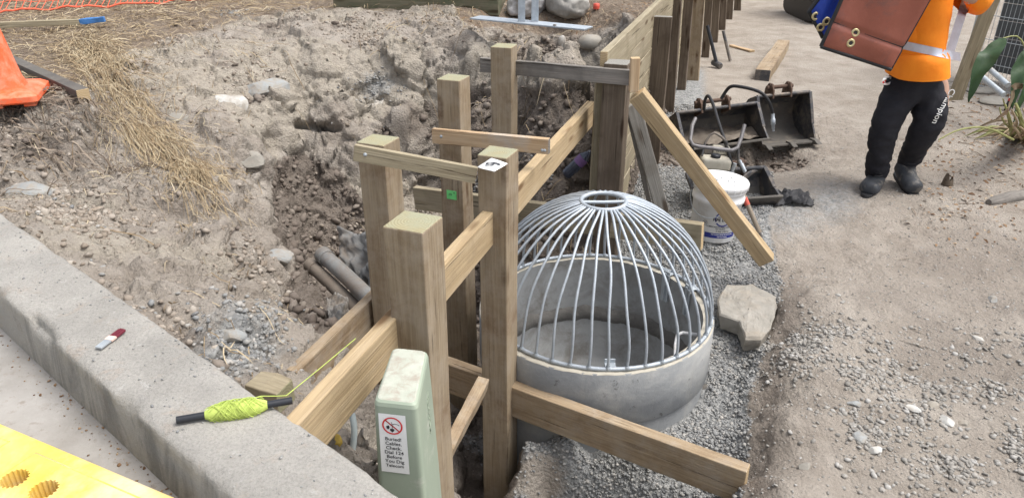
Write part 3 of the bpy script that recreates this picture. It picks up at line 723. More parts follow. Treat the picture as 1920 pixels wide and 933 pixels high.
# numbered paper on the tall post
T = lambda pix, z: P(pix[0], pix[1], z=z)
zt = 1.240
pap = thing('paper_tag', 'white crumpled paper with a black handwritten 6 on top of the tall post', 'paper tag', T((922, 309), zt))
q4 = [T((895,313),zt+.002), T((927,322),zt+.004), T((952,306),zt+.012), T((921,296),zt+.004)]
sheet('sheet', q4, M_PAPER, parent=pap, amp=.0012)
tm = text_mesh('6', .088, bold=.0003); a = (q4[0]+q4[1]+q4[2]+q4[3])/4; a.z += .004
nn = (q4[1]-q4[0]).cross(q4[3]-q4[0]).normalized(); xx = (q4[1]-q4[0]).normalized(); yy = nn.cross(xx)
Mx = Matrix((xx, yy, nn)).transposed().to_4x4(); Mx.translation = a+nn*.0012
link('number', tm, M_INK, pap, Mx @ Matrix.Rotation(R(-62), 4, 'Z'))
# green tag on its post, yellow tag on board end
def flat_on(o_, lx, ly, lz, axis, wd, ht, mat, name, label, cat):
    """small label sheet on a face of a timber: centre in the timber's own axes"""
    m = MB(); 
    if axis == 'y': m.box((lx, ly, lz), (ht, .0014, wd))
    else: m.box((lx, ly, lz), (.0014, wd, ht))
    return m
def post_face(o_, along_from_top, across, off=.0):
    """matrix on the side of post o_ that faces the camera: X across, Y up, Z out"""
    M = mw_of(o_); L = max(v.co.x for v in o_.data.vertices)
    best = None
    for ax, ay in ((Vector((0,1,0)), Vector((0,0,1))), (Vector((0,-1,0)), Vector((0,0,-1))), (Vector((0,0,1)), Vector((0,-1,0))), (Vector((0,0,-1)), Vector((0,1,0)))):
        n = (M.to_3x3() @ ax); 
        if best is None or n.y < best[0]: best = (n.y, ax, ay)
    n, _a = best[1], best[2]; hx = [abs(v.co.dot(n)) for v in o_.data.vertices]; h = max(hx)
    up = Vector((1,0,0)); x = up.cross(n)
    B = Matrix((x, up, n)).transposed().to_4x4(); B.translation = Vector((L-along_from_top, 0, 0)) + x*across + n*(h+.001+off)
    return M @ B
Mf = post_face(p2, .59, .0)
m = MB(); m.box((0,0,0), (.055, .048, .0012)); gt = tag(m.build('green_tag', M_GREENTAG, None), 'small green tag with black marks stapled to the middle back post', 'tag'); gt.matrix_basis = Mf
for s_, x_, y_, z_ in (('A', .015, .013, .013), ('//3', -.007, .002, .016)):
    link('print', text_mesh(s_, z_, bold=.0003), M_INK, gt, Mf @ Matrix.Translation((x_, y_, .0012)))

# ================================================================== BEAMS, RAILS, BRACES
ZB = .994
a = P(561, 794, z=ZB); b = P(1115, 190, z=ZB); d_ = (b-a).normalized(); off = Vector((-d_.y, d_.x, 0))*.024
tall = timber('long_beam', a+off-d_*.045+Vector((0,0,-.075)), b+off+Vector((0,0,-.075)), .048, .15, [M_PINE, M_PINE_E], 'long pale new timber beam on edge running from the kerb to the corner post', 'beam', warp=.0018)
# lower outer board
zo = .50
a = P(556, 697, z=zo); b = P(695, 562, z=zo); d_ = (b-a).normalized(); off = Vector((-d_.y, d_.x, 0))*.024
ob = timber('edge_board', a+off+Vector((0,0,-.075)), b+d_*.22+off+Vector((0,0,-.075)), .048, .15, [M_STUD, M_OLD_E], 'brown timber board on edge by the pit bottom with a yellow tag on its end', 'board', warp=.0015)
Me = mw_of(ob); L = max(v.co.x for v in ob.data.vertices)
B = Matrix(((0,0,-1),(-1,0,0),(0,1,0))).to_4x4(); B.translation = Vector((-L-.0015, .004, -.03))
yt = MB(); yt.box((0,0,0), (.024, .035, .0012)); yt = tag(yt.build('yellow_tag', M_YTAG), 'tiny yellow printed tag on the end of the brown edge board', 'tag'); yt.matrix_basis = Me @ B
link('print', text_mesh('HS', .012), M_INK, yt, Me @ B @ Matrix.Translation((0, .004, .0012)))
# low brace in front of the manhole
zl_ = .10
a = P(842, 683, z=zl_); b = P(1400, 884, z=zl_)
d_ = (b-a).normalized(); off = Vector((-d_.y, d_.x, 0))*.03; dn = Vector((0,0,-.0875))
timber('low_beam', a-d_*.12+off+dn, b+off+dn, .06, .172, [M_STUD, M_PINE_E], 'long brown beam on edge crossing low before the manhole into the dirt bank', 'beam', warp=.002)
# low brace behind the manhole, two lengths
zb_ = .44
a = P(778, 352, z=.30); b = P(1322, 421, z=zb_)
timber('low_beam', a+Vector((0,.02,-.08)), b+Vector((0,.02,-.085)), .05, .165, [M_BOARD, M_PINE_E], 'pale beam on edge lying behind the wire dome beside the white bucket', 'beam', warp=.002)
# rails
def rail(u0, v0, y0, u1, v1, y1, w_, h_, mats, label, **k):
    return timber('timber_rail', P(u0, v0, y=y0), P(u1, v1, y=y1), w_, h_, mats, label, 'rail', 'light rails tying post tops together', warp=.0012, bev=.002, **k)
r1 = rail(664, 285, 2.74, 893, 328, 2.74, .022, .065, [M_BOARD, M_PINE_E], 'thin pale rail screwed between the pit edge post and the tall papered post')
r2 = rail(812, 254, 3.50, 1030, 274, 3.31, .030, .072, [M_PINE2, M_GREYW], 'orange toned pine rail resting on the long pale beam')
r3 = rail(902, 121, 4.54, 1197, 147, 4.13, .032, .085, [M_GREYW, M_PINE_E], 'grey weathered rail nailed from the far post across to the corner post')
def screws(o_, spots, hz):
    M = mw_of(o_); s_ = -1
    for lx, lz in spots:
        for sgn in (1, -1):
            n = M.to_3x3() @ Vector((0, sgn, 0))
            if n.y < 0:
                m = MB(); m.lathe([(0,.0015),(.006,.0012),(.0075,0),(.0075,-.002)], 14); m.lathe([(0,.0022),(.003,.002),(.003,0)], 8)
                Q = Matrix.Translation((lx, sgn*hz, lz)) @ Matrix.Rotation(-sgn*math.pi/2, 4, 'X'); m.build('screw', M_GALVD, o_, M @ Q)
L = .5*.455
M1 = mw_of(r1); l1 = max(v.co.x for v in r1.data.vertices); l2 = max(v.co.x for v in r2.data.vertices)
screws(r1, [(-l1+.045, .002)], .0125); screws(r2, [(-l2+.05, .004), (l2-.03, -.018), (l2-.018, -.018)], .0165)
# upright offcut that takes the grey rail's end, and pale upright left of the corner post
timber('timber_block', P(1188, 172, y=4.10), P(1191, 108, y=4.10), .05, .045, [M_PINE2, M_PINE_E], 'short orange pine block fixed upright at the grey rail end', 'block', up=(0,1,0), warp=.001)
timber('upright_batten', P(1112, 380, y=4.36), P(1124, 152, y=4.36), .05, .06, [M_BOARD, M_PINE_E], 'pale upright batten fixed beside the dark corner post', 'batten', up=(0,1,0))
# diagonal brace of the corner post
a = P(1194, 176, y=4.10); b = P(1436, 487, y=4.13); b = P(1438, 488, d=4.52)
timber('diagonal_brace', a, b, .094, .070, [M_PINE, M_PINE_E], 'pale timber prop slanting from the corner post down to the gravel', 'prop', up=(0,-1,.5), roll=R(38), warp=.002)
M_PALEG = wood('pale_grey_wood', C4(.30,.29,.265), C4(.38,.365,.335), C4(.44,.42,.39), stain=C4(.25,.23,.20))
gb = thing('grey_prop', 'thin grey prop with a dark metal edge leaning behind the slanting pale prop', 'prop', P(1215, 300, y=4.5))
timber('plank', P(1186, 195, y=4.30), P(1243, 400, y=4.50), .085, .022, [M_PALEG, M_OLD_E], parent=gb, up=(0,-1,.3))
m = MB(); timber('metal_edge', P(1176, 200, y=4.33), P(1222, 400, y=4.52), .030, .014, [M_GREYW, M_IRON], parent=gb, up=(0,-1,.3), warp=.001)
# short slanted strut between near posts
timber('short_strut', P(836, 850, y=2.18), P(905, 718, y=2.72), .05, .062, [M_STUD, M_PINE_E], 'short rough strut slanting between the pedestal post and the tall papered post', 'strut', roll=R(10), warp=.003)
# wedge block by the kerb
wb = P(500, 722, z=.86)
timber('wood_offcut', wb+Vector((-.05,.03,-.03)), wb+Vector((.055,-.01,-.035)), .085, .08, [M_BOARD, M_POST_E], 'squat greenish offcut lying against the kerb beside the string reel', 'offcut', warp=.004)

# ================================================================== BOARDED RETAINING WALL
wall = thing('retaining_wall', 'timber board retaining wall holding back the mulched bank beside the path', 'wall', (W0.x, W0.y, .1))
def wl(t_, off_, z): return Vector((W0.x + WD.x*t_ + WD.y*off_, W0.y + WD.y*t_ - WD.x*off_, z))
lens = [2.35, 3.6, 4.8, 6.0]
for course, zc in enumerate((1.27, 1.115, .96, .805, .65, .495, .34, .185, .03)):
    t0 = .02 if course == 0 else .25 + .02*(course % 3)
    first = True
    while t0 < 13:
        L_ = (2.32 if course % 2 == 0 else 1.55) if first else 3.6
        timber('board', wl(t0+.004, -.09, zc), wl(t0+L_, -.09, zc), .045, .148 if course else .155, [M_BOARD, M_PINE_E], parent=wall, warp=.0015); t0 += L_; first = False
# posts on the path side (individuals)
FP = [ # survey: foot left, foot right, foot height on the picture, ground z, top centre, top z
 (1202, 1232, 270, .22, 1235, 1.275, .055, 'broad grey fence post with a clean cut top, first after the corner post', M_OLD),
 (1236, 1263, 200, .22, 1268, 1.80, .07, 'tall dark knotty fence post rising out of the picture behind the clean cut one', M_OLD),
 (1271, 1285, 170, .22, 1291, 1.22, .05, 'short dark fence post with a pale top between two tall posts', M_OLD),
 (1289, 1310, 152, .2, 1318, 1.90, .08, 'tall pale brown fence post leaning slightly over the path', M_POST),
 (1319, 1331, 104, .14, 1337, 1.80, .07, 'dark fence post with the sledgehammer leaning on it', M_OLD),
 (1336, 1347, 77, .12, 1352, 1.80, .07, 'brown fence post just before the leaning steel bar', M_OLD),
 (1352, 1362, 54, .12, 1363, 1.80, .07, 'narrow dark fence post just beyond the steel bar', M_OLD),
 (1365, 1375, 34, .12, 1377, 1.80, .07, 'far narrow fence post close to the picture top, second from the end', M_OLD),
 (1380, 1391, 18, .12, 1388, 1.75, .07, 'farthest fence post showing at the top of the wall row', M_OLD)]
wn = Vector((WD.y, -WD.x, 0))
for i, (u0, u1, v_, zg_, ut, zt_, th_, lab, mt) in enumerate(FP):
    g_ = P((u0+u1)/2, v_, z=zg_); D_g = UV(*g_)[2]; wd_ = (u1-u0)/F*D_g*(1.45 if i == 0 else 1.15)
    tx_ = (ut-960)/F*(g_.y*CP+(CAM_H-zt_)*SP)
    timber('fence_post', (g_.x, g_.y, zg_-.35), (tx_, g_.y-.04, zt_), wd_, th_, [mt, M_OLD_E], lab, 'post', 'posts along the boarded wall', up=(WD.x, WD.y, 0), warp=.005, bev=.006)
# ================================================================== KERB-SIDE THINGS
# green cable pedestal
ptop = 1.02
c4 = [P(699,750,z=ptop), P(783,759,z=ptop), P(804,655,z=ptop), P(735,648,z=ptop)]
pc = sum(c4, Vector())/4
ped = thing('cable_pedestal', 'pale green plastic cable pedestal with a no digging sticker behind the kerb', 'pedestal', (pc.x, pc.y, .2))
def rrect(cs, inset, rad, z, n=6):
    cs = [Vector((c.x, c.y, 0)) for c in cs]; ce = sum(cs, Vector())/4; out = []
    for i in range(4):
        p = cs[i]; a = (cs[i-1]-p).normalized(); b = (cs[(i+1)%4]-p).normalized()
        p = p + (a+b)*inset
        for k in range(n):
            t_ = k/(n-1); q_ = (p + a*rad*(1-t_)**2 + b*rad*t_**2); out.append(Vector((q_.x, q_.y, z)))
    return out
def grow(cs, f): ce = sum(cs, Vector())/4; return [ce+(c-ce)*f for c in cs]
m = MB(); rows = []
for k, (z, ins, f) in enumerate([(.2, 0, 1.30), (.6, 0, 1.17), (.9, 0, 1.05), (ptop-.03, 0, 1.005), (ptop-.016, 0, 1.0), (ptop-.006, .003, 1), (ptop-.001, .008, 1)]):
    rows.append(rrect(grow(c4, f), ins, .018, z))
for a, b in zip(rows, rows[1:]):
    n = len(a); m.add(a+b, [(i, (i+1)%n, n+(i+1)%n, n+i) for i in range(n)], True)
m.build('cover', M_PED, ped, Matrix.Identity(4))
m = MB(); a = rows[-1]; b = rrect(c4, .012, .016, ptop+.0005); n = len(a)
m.add(a+b, [(i, (i+1)%n, n+(i+1)%n, n+i) for i in range(n)], True); m.add(b, [tuple(range(n))], True)
m.build('top_cap', M_PEDTOP, ped, Matrix.Identity(4))
# sticker on the face turned to the road
def face_pt(s_, z, c0=0, c1=1, out=.0018):
    f = 1 + (1.05-1)*min(1, (ptop-z)/.12) if z > .9 else 1.05+(.9-z)*.4
    g = grow(c4, f); a, b = g[c0], g[c1]; p = a.lerp(b, s_); nrm = Vector(((b-a).y, -(b-a).x, 0)).normalized(); p = p + nrm*out; p.z = z; return p
f0 = lambda s_, z, o=.0018: face_pt(s_, z, 0, 1, o)
m = MB(); m.grid([[f0(s_, z) for s_ in np.linspace(.11, .71, 6)] for z in (.985, .95, .90, .85, .80)]); st = m.build('sticker', M_PAPER, ped, Matrix.Identity(4), fixn=False)
W_ = (c4[1]-c4[0]).length
def on_face(me, s0, z0): # plane text -> face
    return warp_mesh(me, lambda co: f0(s0+co.x/W_, z0+co.y, .0028))
m = MB(); rg = [(math.cos(2*math.pi*k/40), math.sin(2*math.pi*k/40)) for k in range(40)]
vs = [Vector((x*.0265, y*.0265, 0)) for x, y in rg] + [Vector((x*.0225, y*.0225, 0)) for x, y in rg]
m.add(vs, [(k, (k+1)%40, 40+(k+1)%40, 40+k) for k in range(40)]); m.box((0,0,0), (.047, .0035, .0002), Matrix.Rotation(R(-42), 4, 'Z'))
link('prohibition_ring', on_face(m.mesh('ring'), .41, .95), M_REDINK, ped, Matrix.Identity(4))
m = MB()   # shovel and leaf pictogram
m.tube([(-.002,.012,0),(.0,.0,0),(-.001,-.012,0)], .0009, 4); m.add([(-.006,-.009,0),(.004,-.009,0),(.005,-.014,0),(-.001,-.020,0),(-.007,-.014,0)], [(0,1,2,3,4)])
m.tube([(0,.004,0),(.006,.007,0),(.013,.006,0),(.018,.003,0)], .0012, 4); m.add([(-.016,-.002,0),(-.009,.001,0),(-.007,-.006,0),(-.011,-.012,0),(-.015,-.009,0)], [(0,1,2,3,4)])
link('pictogram', on_face(m.mesh('pic'), .41, .95), M_INK, ped, Matrix.Identity(4))
for k, s_ in enumerate(['Buried!', 'Cables.', 'Check.', 'Dial 124', 'Before', 'You Dig', 'Telecom']):
    link('lettering', on_face(text_mesh(s_, .0145 if k < 6 else .013, bold=.0002), .41, .908-k*.0142), M_INK, ped, Matrix.Identity(4))
# raised lettering down the narrow flank
tm = text_mesh('TELECOM', .030, extrude=.0008, bold=.0006)
Ls = (c4[2]-c4[1]).length
link('raised_lettering', warp_mesh(tm, lambda co: face_pt(.62+co.y/Ls, .87-co.x, 1, 2, .001+co.z)), M_PED, ped, Matrix.Identity(4))

# string reel
z0 = KERB_Z+.014
a = P(331, 787, z=z0); b = P(548, 750, z=z0)
reel = thing('string_reel', 'lime green string wound round a black rod lying on the kerb', 'string reel', (a+b)/2)
fm = frame(a, b); L = (b-a).length
m = MB(); m.tube([(-L/2,0,0),(L/2,0,0)], .0095, 16); bevel(m.build('rod', M_BLACKP, reel, fm), .001)
m = MB(); lo, hi = -L/2+L*.24, -L/2+L*.78
body = lambda t_: .0125+.0125*math.sin(math.pi*min(1, max(0, t_)))**.6
m.tube([(lo+(hi-lo)*t_, 0, 0) for t_ in np.linspace(0, 1, 14)], [body(t_)-.002 for t_ in np.linspace(0, 1, 14)], 18); m.build('string_core', M_LIME, reel, fm)
m = MB(); r = random.Random(5)
for k in range(46):
    t0 = r.uniform(0, .35); t1 = r.uniform(.65, 1); ph = r.uniform(0, 6.28); tw = r.choice([-1,1])*r.uniform(3, 7); e = r.uniform(-.001,.0035)
    m.tube([(lo+(hi-lo)*(t0+(t1-t0)*q_), (body(t0+(t1-t0)*q_)+e)*math.cos(ph+tw*q_), (body(t0+(t1-t0)*q_)+e)*math.sin(ph+tw*q_)) for q_ in np.linspace(0,1,16)], .00085, 4, cap=False)
o = m.build('string_winding', M_LIME, reel, fm); o['kind'] = 'stuff'
m = MB(); pts = [P(470,747,z=z0+.012), P(490,742,z=z0+.004), P(520,742,z=z0-.004), P(537,741,z=z0-.003), P(600,690,z=ZB-.02), P(667,634,z=ZB+.002)]
m.tube(pts, .0013, 6); m.build('loose_string', M_LIME, reel, Matrix.Identity(4))

# small brush
a = P(184, 652, z=1.008); b = P(230, 617, z=1.008); fm = frame(a, b); L = (b-a).length
br = thing('small_brush', 'tiny flat brush with dark red bristles lying on the kerb top', 'brush', (a+b)/2)
M_BR = plain('dark_red_bristle', C4(.16,.02,.035), .7); M_SK = plain('pink_tape', C4(.72,.52,.44), .6)
m = MB()
for k in range(7): m.box((-L*.27, (k-3)*.0032, .0), (L*.46, .0022, .006))
bevel(m.build('handle', M_GALVD, br, fm), .0006)
m = MB(); m.box((0,0,0), (L*.2, .026, .007)); bevel(m.build('band', M_SK, br, fm), .001)
m = MB()
for k in range(9): m.box((L*.28, (k-4)*.0028, random.uniform(-.001,.001)), (L*.44+random.uniform(-.006,.006), .0019, .006), Matrix.Rotation(random.uniform(-.06,.06),4,'Z'))
o = m.build('bristles', M_BR, br, fm); o['kind'] = 'stuff'
# stones on the kerb
kd = []
rk = np.random.default_rng(3)
n = 1500; tt_ = rk.uniform(.0, 3.3, n); kk_ = rk.uniform(.015, .235, n); cl = fbm(np.stack([tt_, kk_, 0*tt_], 1), 5, 3, 81); keep = cl > rk.uniform(-.4,.5,n)
pt = np.array([tuple(kpt(a_, b_, 1.001)) for a_, b_ in zip(tt_[keep], kk_[keep])])
scatter('kerb_grit', None, len(pt), .0008, .0048, M_GRAVEL, 1, .6, .3, .25, 3.5, seed=31, pts=pt)
n = 420; tt_ = rk.uniform(.0, 3.0, n); kk_ = KERB_W+.012+np.abs(rk.normal(0, .03, n))
pt = np.array([tuple(kpt(a_, b_, ROAD_Z+.002)) for a_, b_ in zip(tt_, kk_)])
scatter('channel_litter', None, len(pt), .001, .006, M_CHIP, 1, .35, .3, .25, 2.5, seed=32, pts=pt)

# yellow plastic road plate
zy = .935
A_, B_ = P(0, 790, z=zy), P(335, 931, z=zy); e1 = (B_-A_).normalized(); e2 = Vector((e1.y, -e1.x, 0))
yb = thing('yellow_road_plate', 'scuffed yellow plastic trench cover with round ribbed holes beside the kerb', 'trench cover', (A_+B_)/2)
m = MB(); Ly, Wy, Hy = 1.5, .62, .10
Mo = Matrix((e1, e2, Vector((0,0,1)))).transposed().to_4x4(); Mo.translation = B_ - e1*Ly/2 + e1*.012 + e2*Wy/2 - Vector((0,0,Hy/2))
m.box((0,0,0), (Ly, Wy, Hy)); slab = m.build('slab', M_YEL); bevel(slab, .012, 4)
hs_ = []
for hu, hv in ((27, 896), (82, 917), (-40, 873), (-100, 850)):
    hp = Mo.inverted() @ P(hu, hv, z=zy); cut = MB(); nn_ = 72
    prof = []
    def rad(k): return .0300 + (.0040 if (k % 4) < 2 else 0)
    ringv = lambda z, s_=1: [(hp.x + s_*rad(k)*math.cos(2*math.pi*k/nn_), hp.y + s_*rad(k)*math.sin(2*math.pi*k/nn_), z) for k in range(nn_)]
    t_, b_ = ringv(.08), ringv(-.03, .86); cut.add(b_+t_, [tuple(range(nn_-1, -1, -1)), tuple(range(nn_, 2*nn_))] + [(k, (k+1)%nn_, nn_+(k+1)%nn_, nn_+k) for k in range(nn_)])
    co_ = cut.build('cut', None); bo = slab.modifiers.new('b', 'BOOLEAN'); bo.operation = 'DIFFERENCE'; bo.object = co_; bo.solver = 'EXACT'; hs_.append(co_)
me = eval_mesh(slab); bpy.data.objects.remove(slab)
for o in hs_: bpy.data.objects.remove(o)
me.materials.clear(); link('slab', me, M_YEL, yb, Mo)
for x0, x1, y0, y1 in ((.30, .70, -.27, -.13), (-.2, .2, -.27, -.13)):
    m = MB(); m.tube([(x, y, Hy/2) for x, y in ((x0,y0),(x1,y0),(x1,y1),(x0,y1))], .0022, 6, closed=True); m.build('moulded_line', M_YEL, yb, Mo)

# ================================================================== TOP LEFT
zc = .995
cone = thing('traffic_cone', 'orange traffic cone with a square base standing beside a grey plank', 'traffic cone', P(8, 183, z=1.03), rz=R(20))
CM = mw_of(cone)
m = MB(); 
def sq(h, r_, z, n=5):
    cs = [Vector((a*h, b*h, 0)) for a, b in ((-1,-1),(1,-1),(1,1),(-1,1))]; return rrect(cs, 0, r_, z, n)
rows = [sq(.215,.04,.0), sq(.222,.04,.01), sq(.22,.04,.04), sq(.19,.04,.062), sq(.14,.05,.075)]
for a, b in zip(rows, rows[1:]):
    n = len(a); m.add(a+b, [(i, (i+1)%n, n+(i+1)%n, n+i) for i in range(n)], True)
m.add(rows[-1], [tuple(range(len(a)))], True)
for a, b in ((-1,-1),(1,-1),(1,1),(-1,1),(0,-1),(1,0)): m.box((a*.17, b*.17, -.004), (.06, .06, .03))
m.build('base', M_ORNG, cone, CM)
m = MB(); m.lathe([(.15,.062),(.142,.08),(.125,.12),(.036,.70),(.03,.74),(.02,.745),(0,.745)], 40); m.build('body', M_ORNG, cone, CM)
a = P(22, 128, z=1.03); b = P(160, 193, z=.985)
timber('grey_plank', a, b, .075, .17, [M_IRONIN, M_PINE_E], 'dark grey plank on edge beside the traffic cone with a pale cut end', 'plank', warp=.002)
a = P(-60, 50, z=1.12); b = P(150, 41, z=1.13)
stk = thing('blue_tipped_stake', 'pale timber stake with a blue painted tip lying on the straw', 'stake', (a+b)/2)
d_ = (b-a).normalized(); timber('shaft', a, b, .05, .05, [M_BOARD, M_PINE_E], parent=stk)
M_BLUEP = plain('blue_paint', C4(.05,.17,.42), .7, var=.3)
timber('painted_tip', b, b+d_*.20+Vector((0,0,.012)), .048, .044, [M_BLUEP, M_BLUEP], parent=stk, warp=.004)
# orange plastic netting
M_NET = plain('orange_net', C4(.80,.14,.07), .6)
net = thing('barrier_netting', 'slack orange plastic barrier netting lying along the top of the bank', 'netting', on_ground(200, 20, 1.06))
e0 = [on_ground(u, v, 1.06, .03) for u, v in ((-120,33),(-10,29),(100,23),(200,17),(300,10),(365,5),(430,-1),(520,-14))]
def along(pts, s_):
    s_ = s_*(len(pts)-1); i = min(int(s_), len(pts)-2); return pts[i].lerp(pts[i+1], s_-i)
NC, NR = 58, 6; rr_ = random.Random(2)
nodes = [[along(e0, c_/NC) + Vector((.03*r_*(1 if r_%2 else -1)*.4, .10*r_, .075*r_ + .012*math.sin(c_*.7+r_))) + Vector((rr_.uniform(-.012,.012), rr_.uniform(-.015,.015), rr_.uniform(-.012,.012))) for c_ in range(NC+1)] for r_ in range(NR+1)]
m = MB()
m.tube(nodes[0], .010, 6); m.build('edge_cord', M_NET, net, Matrix.Identity(4))
m = MB()
for r_ in range(1, NR+1): m.tube(nodes[r_], .0036, 5)
for c_ in range(NC+1): m.tube([nodes[r_][c_] for r_ in range(NR+1)], .0032, 5)
o = m.build('mesh_strands', M_NET, net, Matrix.Identity(4)); o['kind'] = 'stuff'

# straw ---------------------------------------------------------
def strands(name, wt, n, lmin, lmax, wd, dirfn, mat, seed, lift=.012, tube=False, seg=4):
    r = np.random.default_rng(seed); ids = r.choice(len(wt), n, p=wt/wt.sum()); m_v = []; m_f = []
    for q_ in range(n):
        i = ids[q_]; x, y = X[i], Y[i]; a = dirfn(x, y, r); L_ = r.uniform(lmin, lmax)*(.4+.6*r.random()); st = L_/seg; bend = r.normal(0, .16); w_ = wd*r.uniform(.6, 1.3)
        h0 = r.uniform(0, lift); h1 = r.uniform(0, lift)
        ps = []
        for k in range(seg+1):
            zz = max(gz(x, y), gz(x+.02, y), gz(x, y+.02)); ps.append((x, y, zz + h0 + (h1-h0)*k/seg + lift*.8*math.sin(math.pi*k/seg)*r.uniform(.2,1.2))); a += bend*.5; x += st*math.cos(a); y += st*math.sin(a)
        b = len(m_v); ca_, sa_ = -math.sin(a)*w_, math.cos(a)*w_; tz = r.uniform(-.6,.9)*w_
        for k, p in enumerate(ps):
            s_ = 1 if 0 < k < seg else .35
            m_v.append((p[0]+ca_*s_, p[1]+sa_*s_, p[2]+tz*s_)); m_v.append((p[0]-ca_*s_, p[1]-sa_*s_, p[2]-tz*s_))
        for k in range(seg): m_f.append((b+2*k, b+2*k+1, b+2*k+3, b+2*k+2))
    me = bpy.data.meshes.new(name); me.from_pydata(m_v, [], m_f); me.update()
    return tag(link(name, me, mat), kind='stuff')
inv2 = (U_ > -60) & (U_ < 1980) & (V_ > -70) & (V_ < 1000)
cell = (np.gradient(gx)[None]*np.gradient(gy)[:,None]).ravel()
topstraw = inpit*rim_top*inv2*(U_ < 900)*np.where(U_ > 520, .55, 1)
def poly_dist_band(pu, pv, wd):  # closeness to a line in the survey picture, evaluated once to lay the swath on the slope
    best = np.full(len(X), 1e9)
    for (a, b), (c, d) in zip(zip(pu, pv), zip(pu[1:], pv[1:])):
        dx, dy = c-a, d-b; t_ = np.clip(((U_-a)*dx+(V_-b)*dy)/(dx*dx+dy*dy), 0, 1); best = np.minimum(best, np.hypot(U_-a-t_*dx, V_-b-t_*dy))
    return np.exp(-(best/wd)**2)
drape = inpit*inv2*poly_dist_band([165, 205, 255, 310, 372], [105, 165, 225, 280, 338], 33)*(.25+1.2*sstep(-.15,.3,fbm(p3*np.array([1,1,1.]), 7, 3, 92)))
strands_later = 1
p_a, p_b = P(190, 120, z=1.0), P(380, 345, z=.62); dra = math.atan2(p_b.y-p_a.y, p_b.x-p_a.x)
strands('straw', topstraw*cell, 9500, .10, .34, .0022, lambda x, y, r: r.normal(0, .95)+(math.pi if r.random() < .5 else 0), M_STRAW, 41, .026)
strands('straw_drape', np.where(drape > .05, drape, 0)*cell, 2100, .10, .50, .0014, lambda x, y, r: dra + (r.normal(0, .2) if r.random() < .8 else r.uniform(-1.2, 1.2)), M_STRAW, 42, .026, seg=7)
strands('straw_bits', inpit*inv2*poly_dist_band([150, 215, 270, 330, 400], [95, 170, 235, 290, 370], 70)*cell, 4200, .03, .22, .0014, lambda x, y, r: r.uniform(0, 6.28), M_STRAW, 48, .012, seg=3)
strands('straw_wisps', inpit*inv2*pitm*cell*(V_ < 760)*sstep(.0,.4,fbm(p3, 2, 3, 91)+.12), 620, .08, .40, .0020, lambda x, y, r: r.uniform(0, 6.28), M_STRAW, 43, .02, seg=6)
rootw = inpit*inv2*cell*(np.exp(-(((U_-80)/120)**2+((V_-215)/26)**2)) + .35*np.exp(-(((U_-150)/120)**2+((V_-290)/60)**2)))
strands('roots', rootw, 420, .06, .30, .0030, lambda x, y, r: r.uniform(-.8, .8), M_ROOT, 44, .03, seg=6)
chipw = inpit*rim_top*inv2*cell*(U_ > 860)*(side < -.10)
strands('bark_chips', chipw, 3600, .02, .07, .010, lambda x, y, r: r.uniform(0, 6.28), M_CHIP, 45, .014, seg=1)
strands('path_twigs', right*inv2*cell*(1-gravel)*(U_ > 1450)*(.15+sstep(1650,1750,U_)*sstep(460,380,V_)*sstep(130,200,V_)*3), 420, .03, .20, .0032, lambda x, y, r: r.uniform(0, 6.28), M_ROOT, 46, .006, seg=5)
strands('leaf_litter', right*inv2*cell*sstep(1690,1790,U_)*sstep(500,400,V_)*sstep(130,190,V_), 900, .02, .06, .008, lambda x, y, r: r.uniform(0, 6.28), M_CHIP, 47, .006, seg=2)

# ------------------------------------------------ rocks one can tell apart
def rock(name, u, v, s, sc, mat, label, seed, zg=.1, rz=0, group=None, flat=False, sink=.3, tilt=0, jag=.22, facets=True):
    b = bmesh.new(); bmesh.ops.create_icosphere(b, subdivisions=3, radius=1)
    co = np.array([x.co[:] for x in b.verts]); r = np.random.default_rng(seed)
    for _ in range(9):    # chop flat facets
        n = r.normal(size=3); n /= np.linalg.norm(n); dd = r.uniform(.55, .85); dpt = co @ n - dd; co = co - np.where(dpt > 0, dpt, 0)[:,None]*n*(.92 if facets else .3)
    co = co*(1+jag*.35*fbm(co+seed, 1.6, 3, seed)[:,None]) * np.array(sc)
    for x, c_ in zip(b.verts, co): x.co = c_*s
    me = bpy.data.meshes.new(name); b.to_mesh(me); b.free(); me.polygons.foreach_set('use_smooth', [not facets]*len(me.polygons))
    g = on_ground(u, v, zg) if zg is not None else Vector((0,0,0)); g.z += s*sc[2]*(.5-sink)
    o = link(name, me, mat); o.matrix_basis = Matrix.Translation(g) @ Matrix.Rotation(rz, 4, 'Z') @ Matrix.Rotation(tilt, 4, 'X')
    return tag(o, label, 'rock', group)
# big slab beside the manhole
m = MB(); sl = [(1344,560),(1362,534),(1410,530),(1456,553),(1457,572),(1446,612),(1428,634),(1398,634),(1386,600),(1350,588)]
tp = [P(u, v, z=.035+.02*(i in (2,3,4))) for i, (u, v) in enumerate(sl)]; ce = sum(tp, Vector())/len(tp)
rel = [.006*math.sin(i*2.1) for i in range(len(tp))]
rows = [[ce.lerp(p, f) + Vector((0,0,rel[i]*f+.006*(1-f))) for i, p in list(enumerate(tp))+[(0, tp[0])]] for f in (.02, .35, .7, .95)]
rows += [[ce.lerp(p, f) + Vector((0,0,dz)) for p in tp+[tp[0]]] for f, dz in ((1.0, -.010), (.99, -.030), (.90, -.10))]
m.grid(rows, smooth=False); o = tag(m.build('stone_slab', M_ROCK), 'large flat angular stone slab lying between the manhole and the dirt path', 'rock')
sb = o.modifiers.new('s', 'SUBSURF'); sb.levels = sb.render_levels = 2; sb.subdivision_type = 'SIMPLE'
tx = bpy.data.textures.new('stone_relief', 'CLOUDS'); tx.noise_scale = .05
dm = o.modifiers.new('d', 'DISPLACE'); dm.texture = tx; dm.strength = .018; dm.mid_level = .5
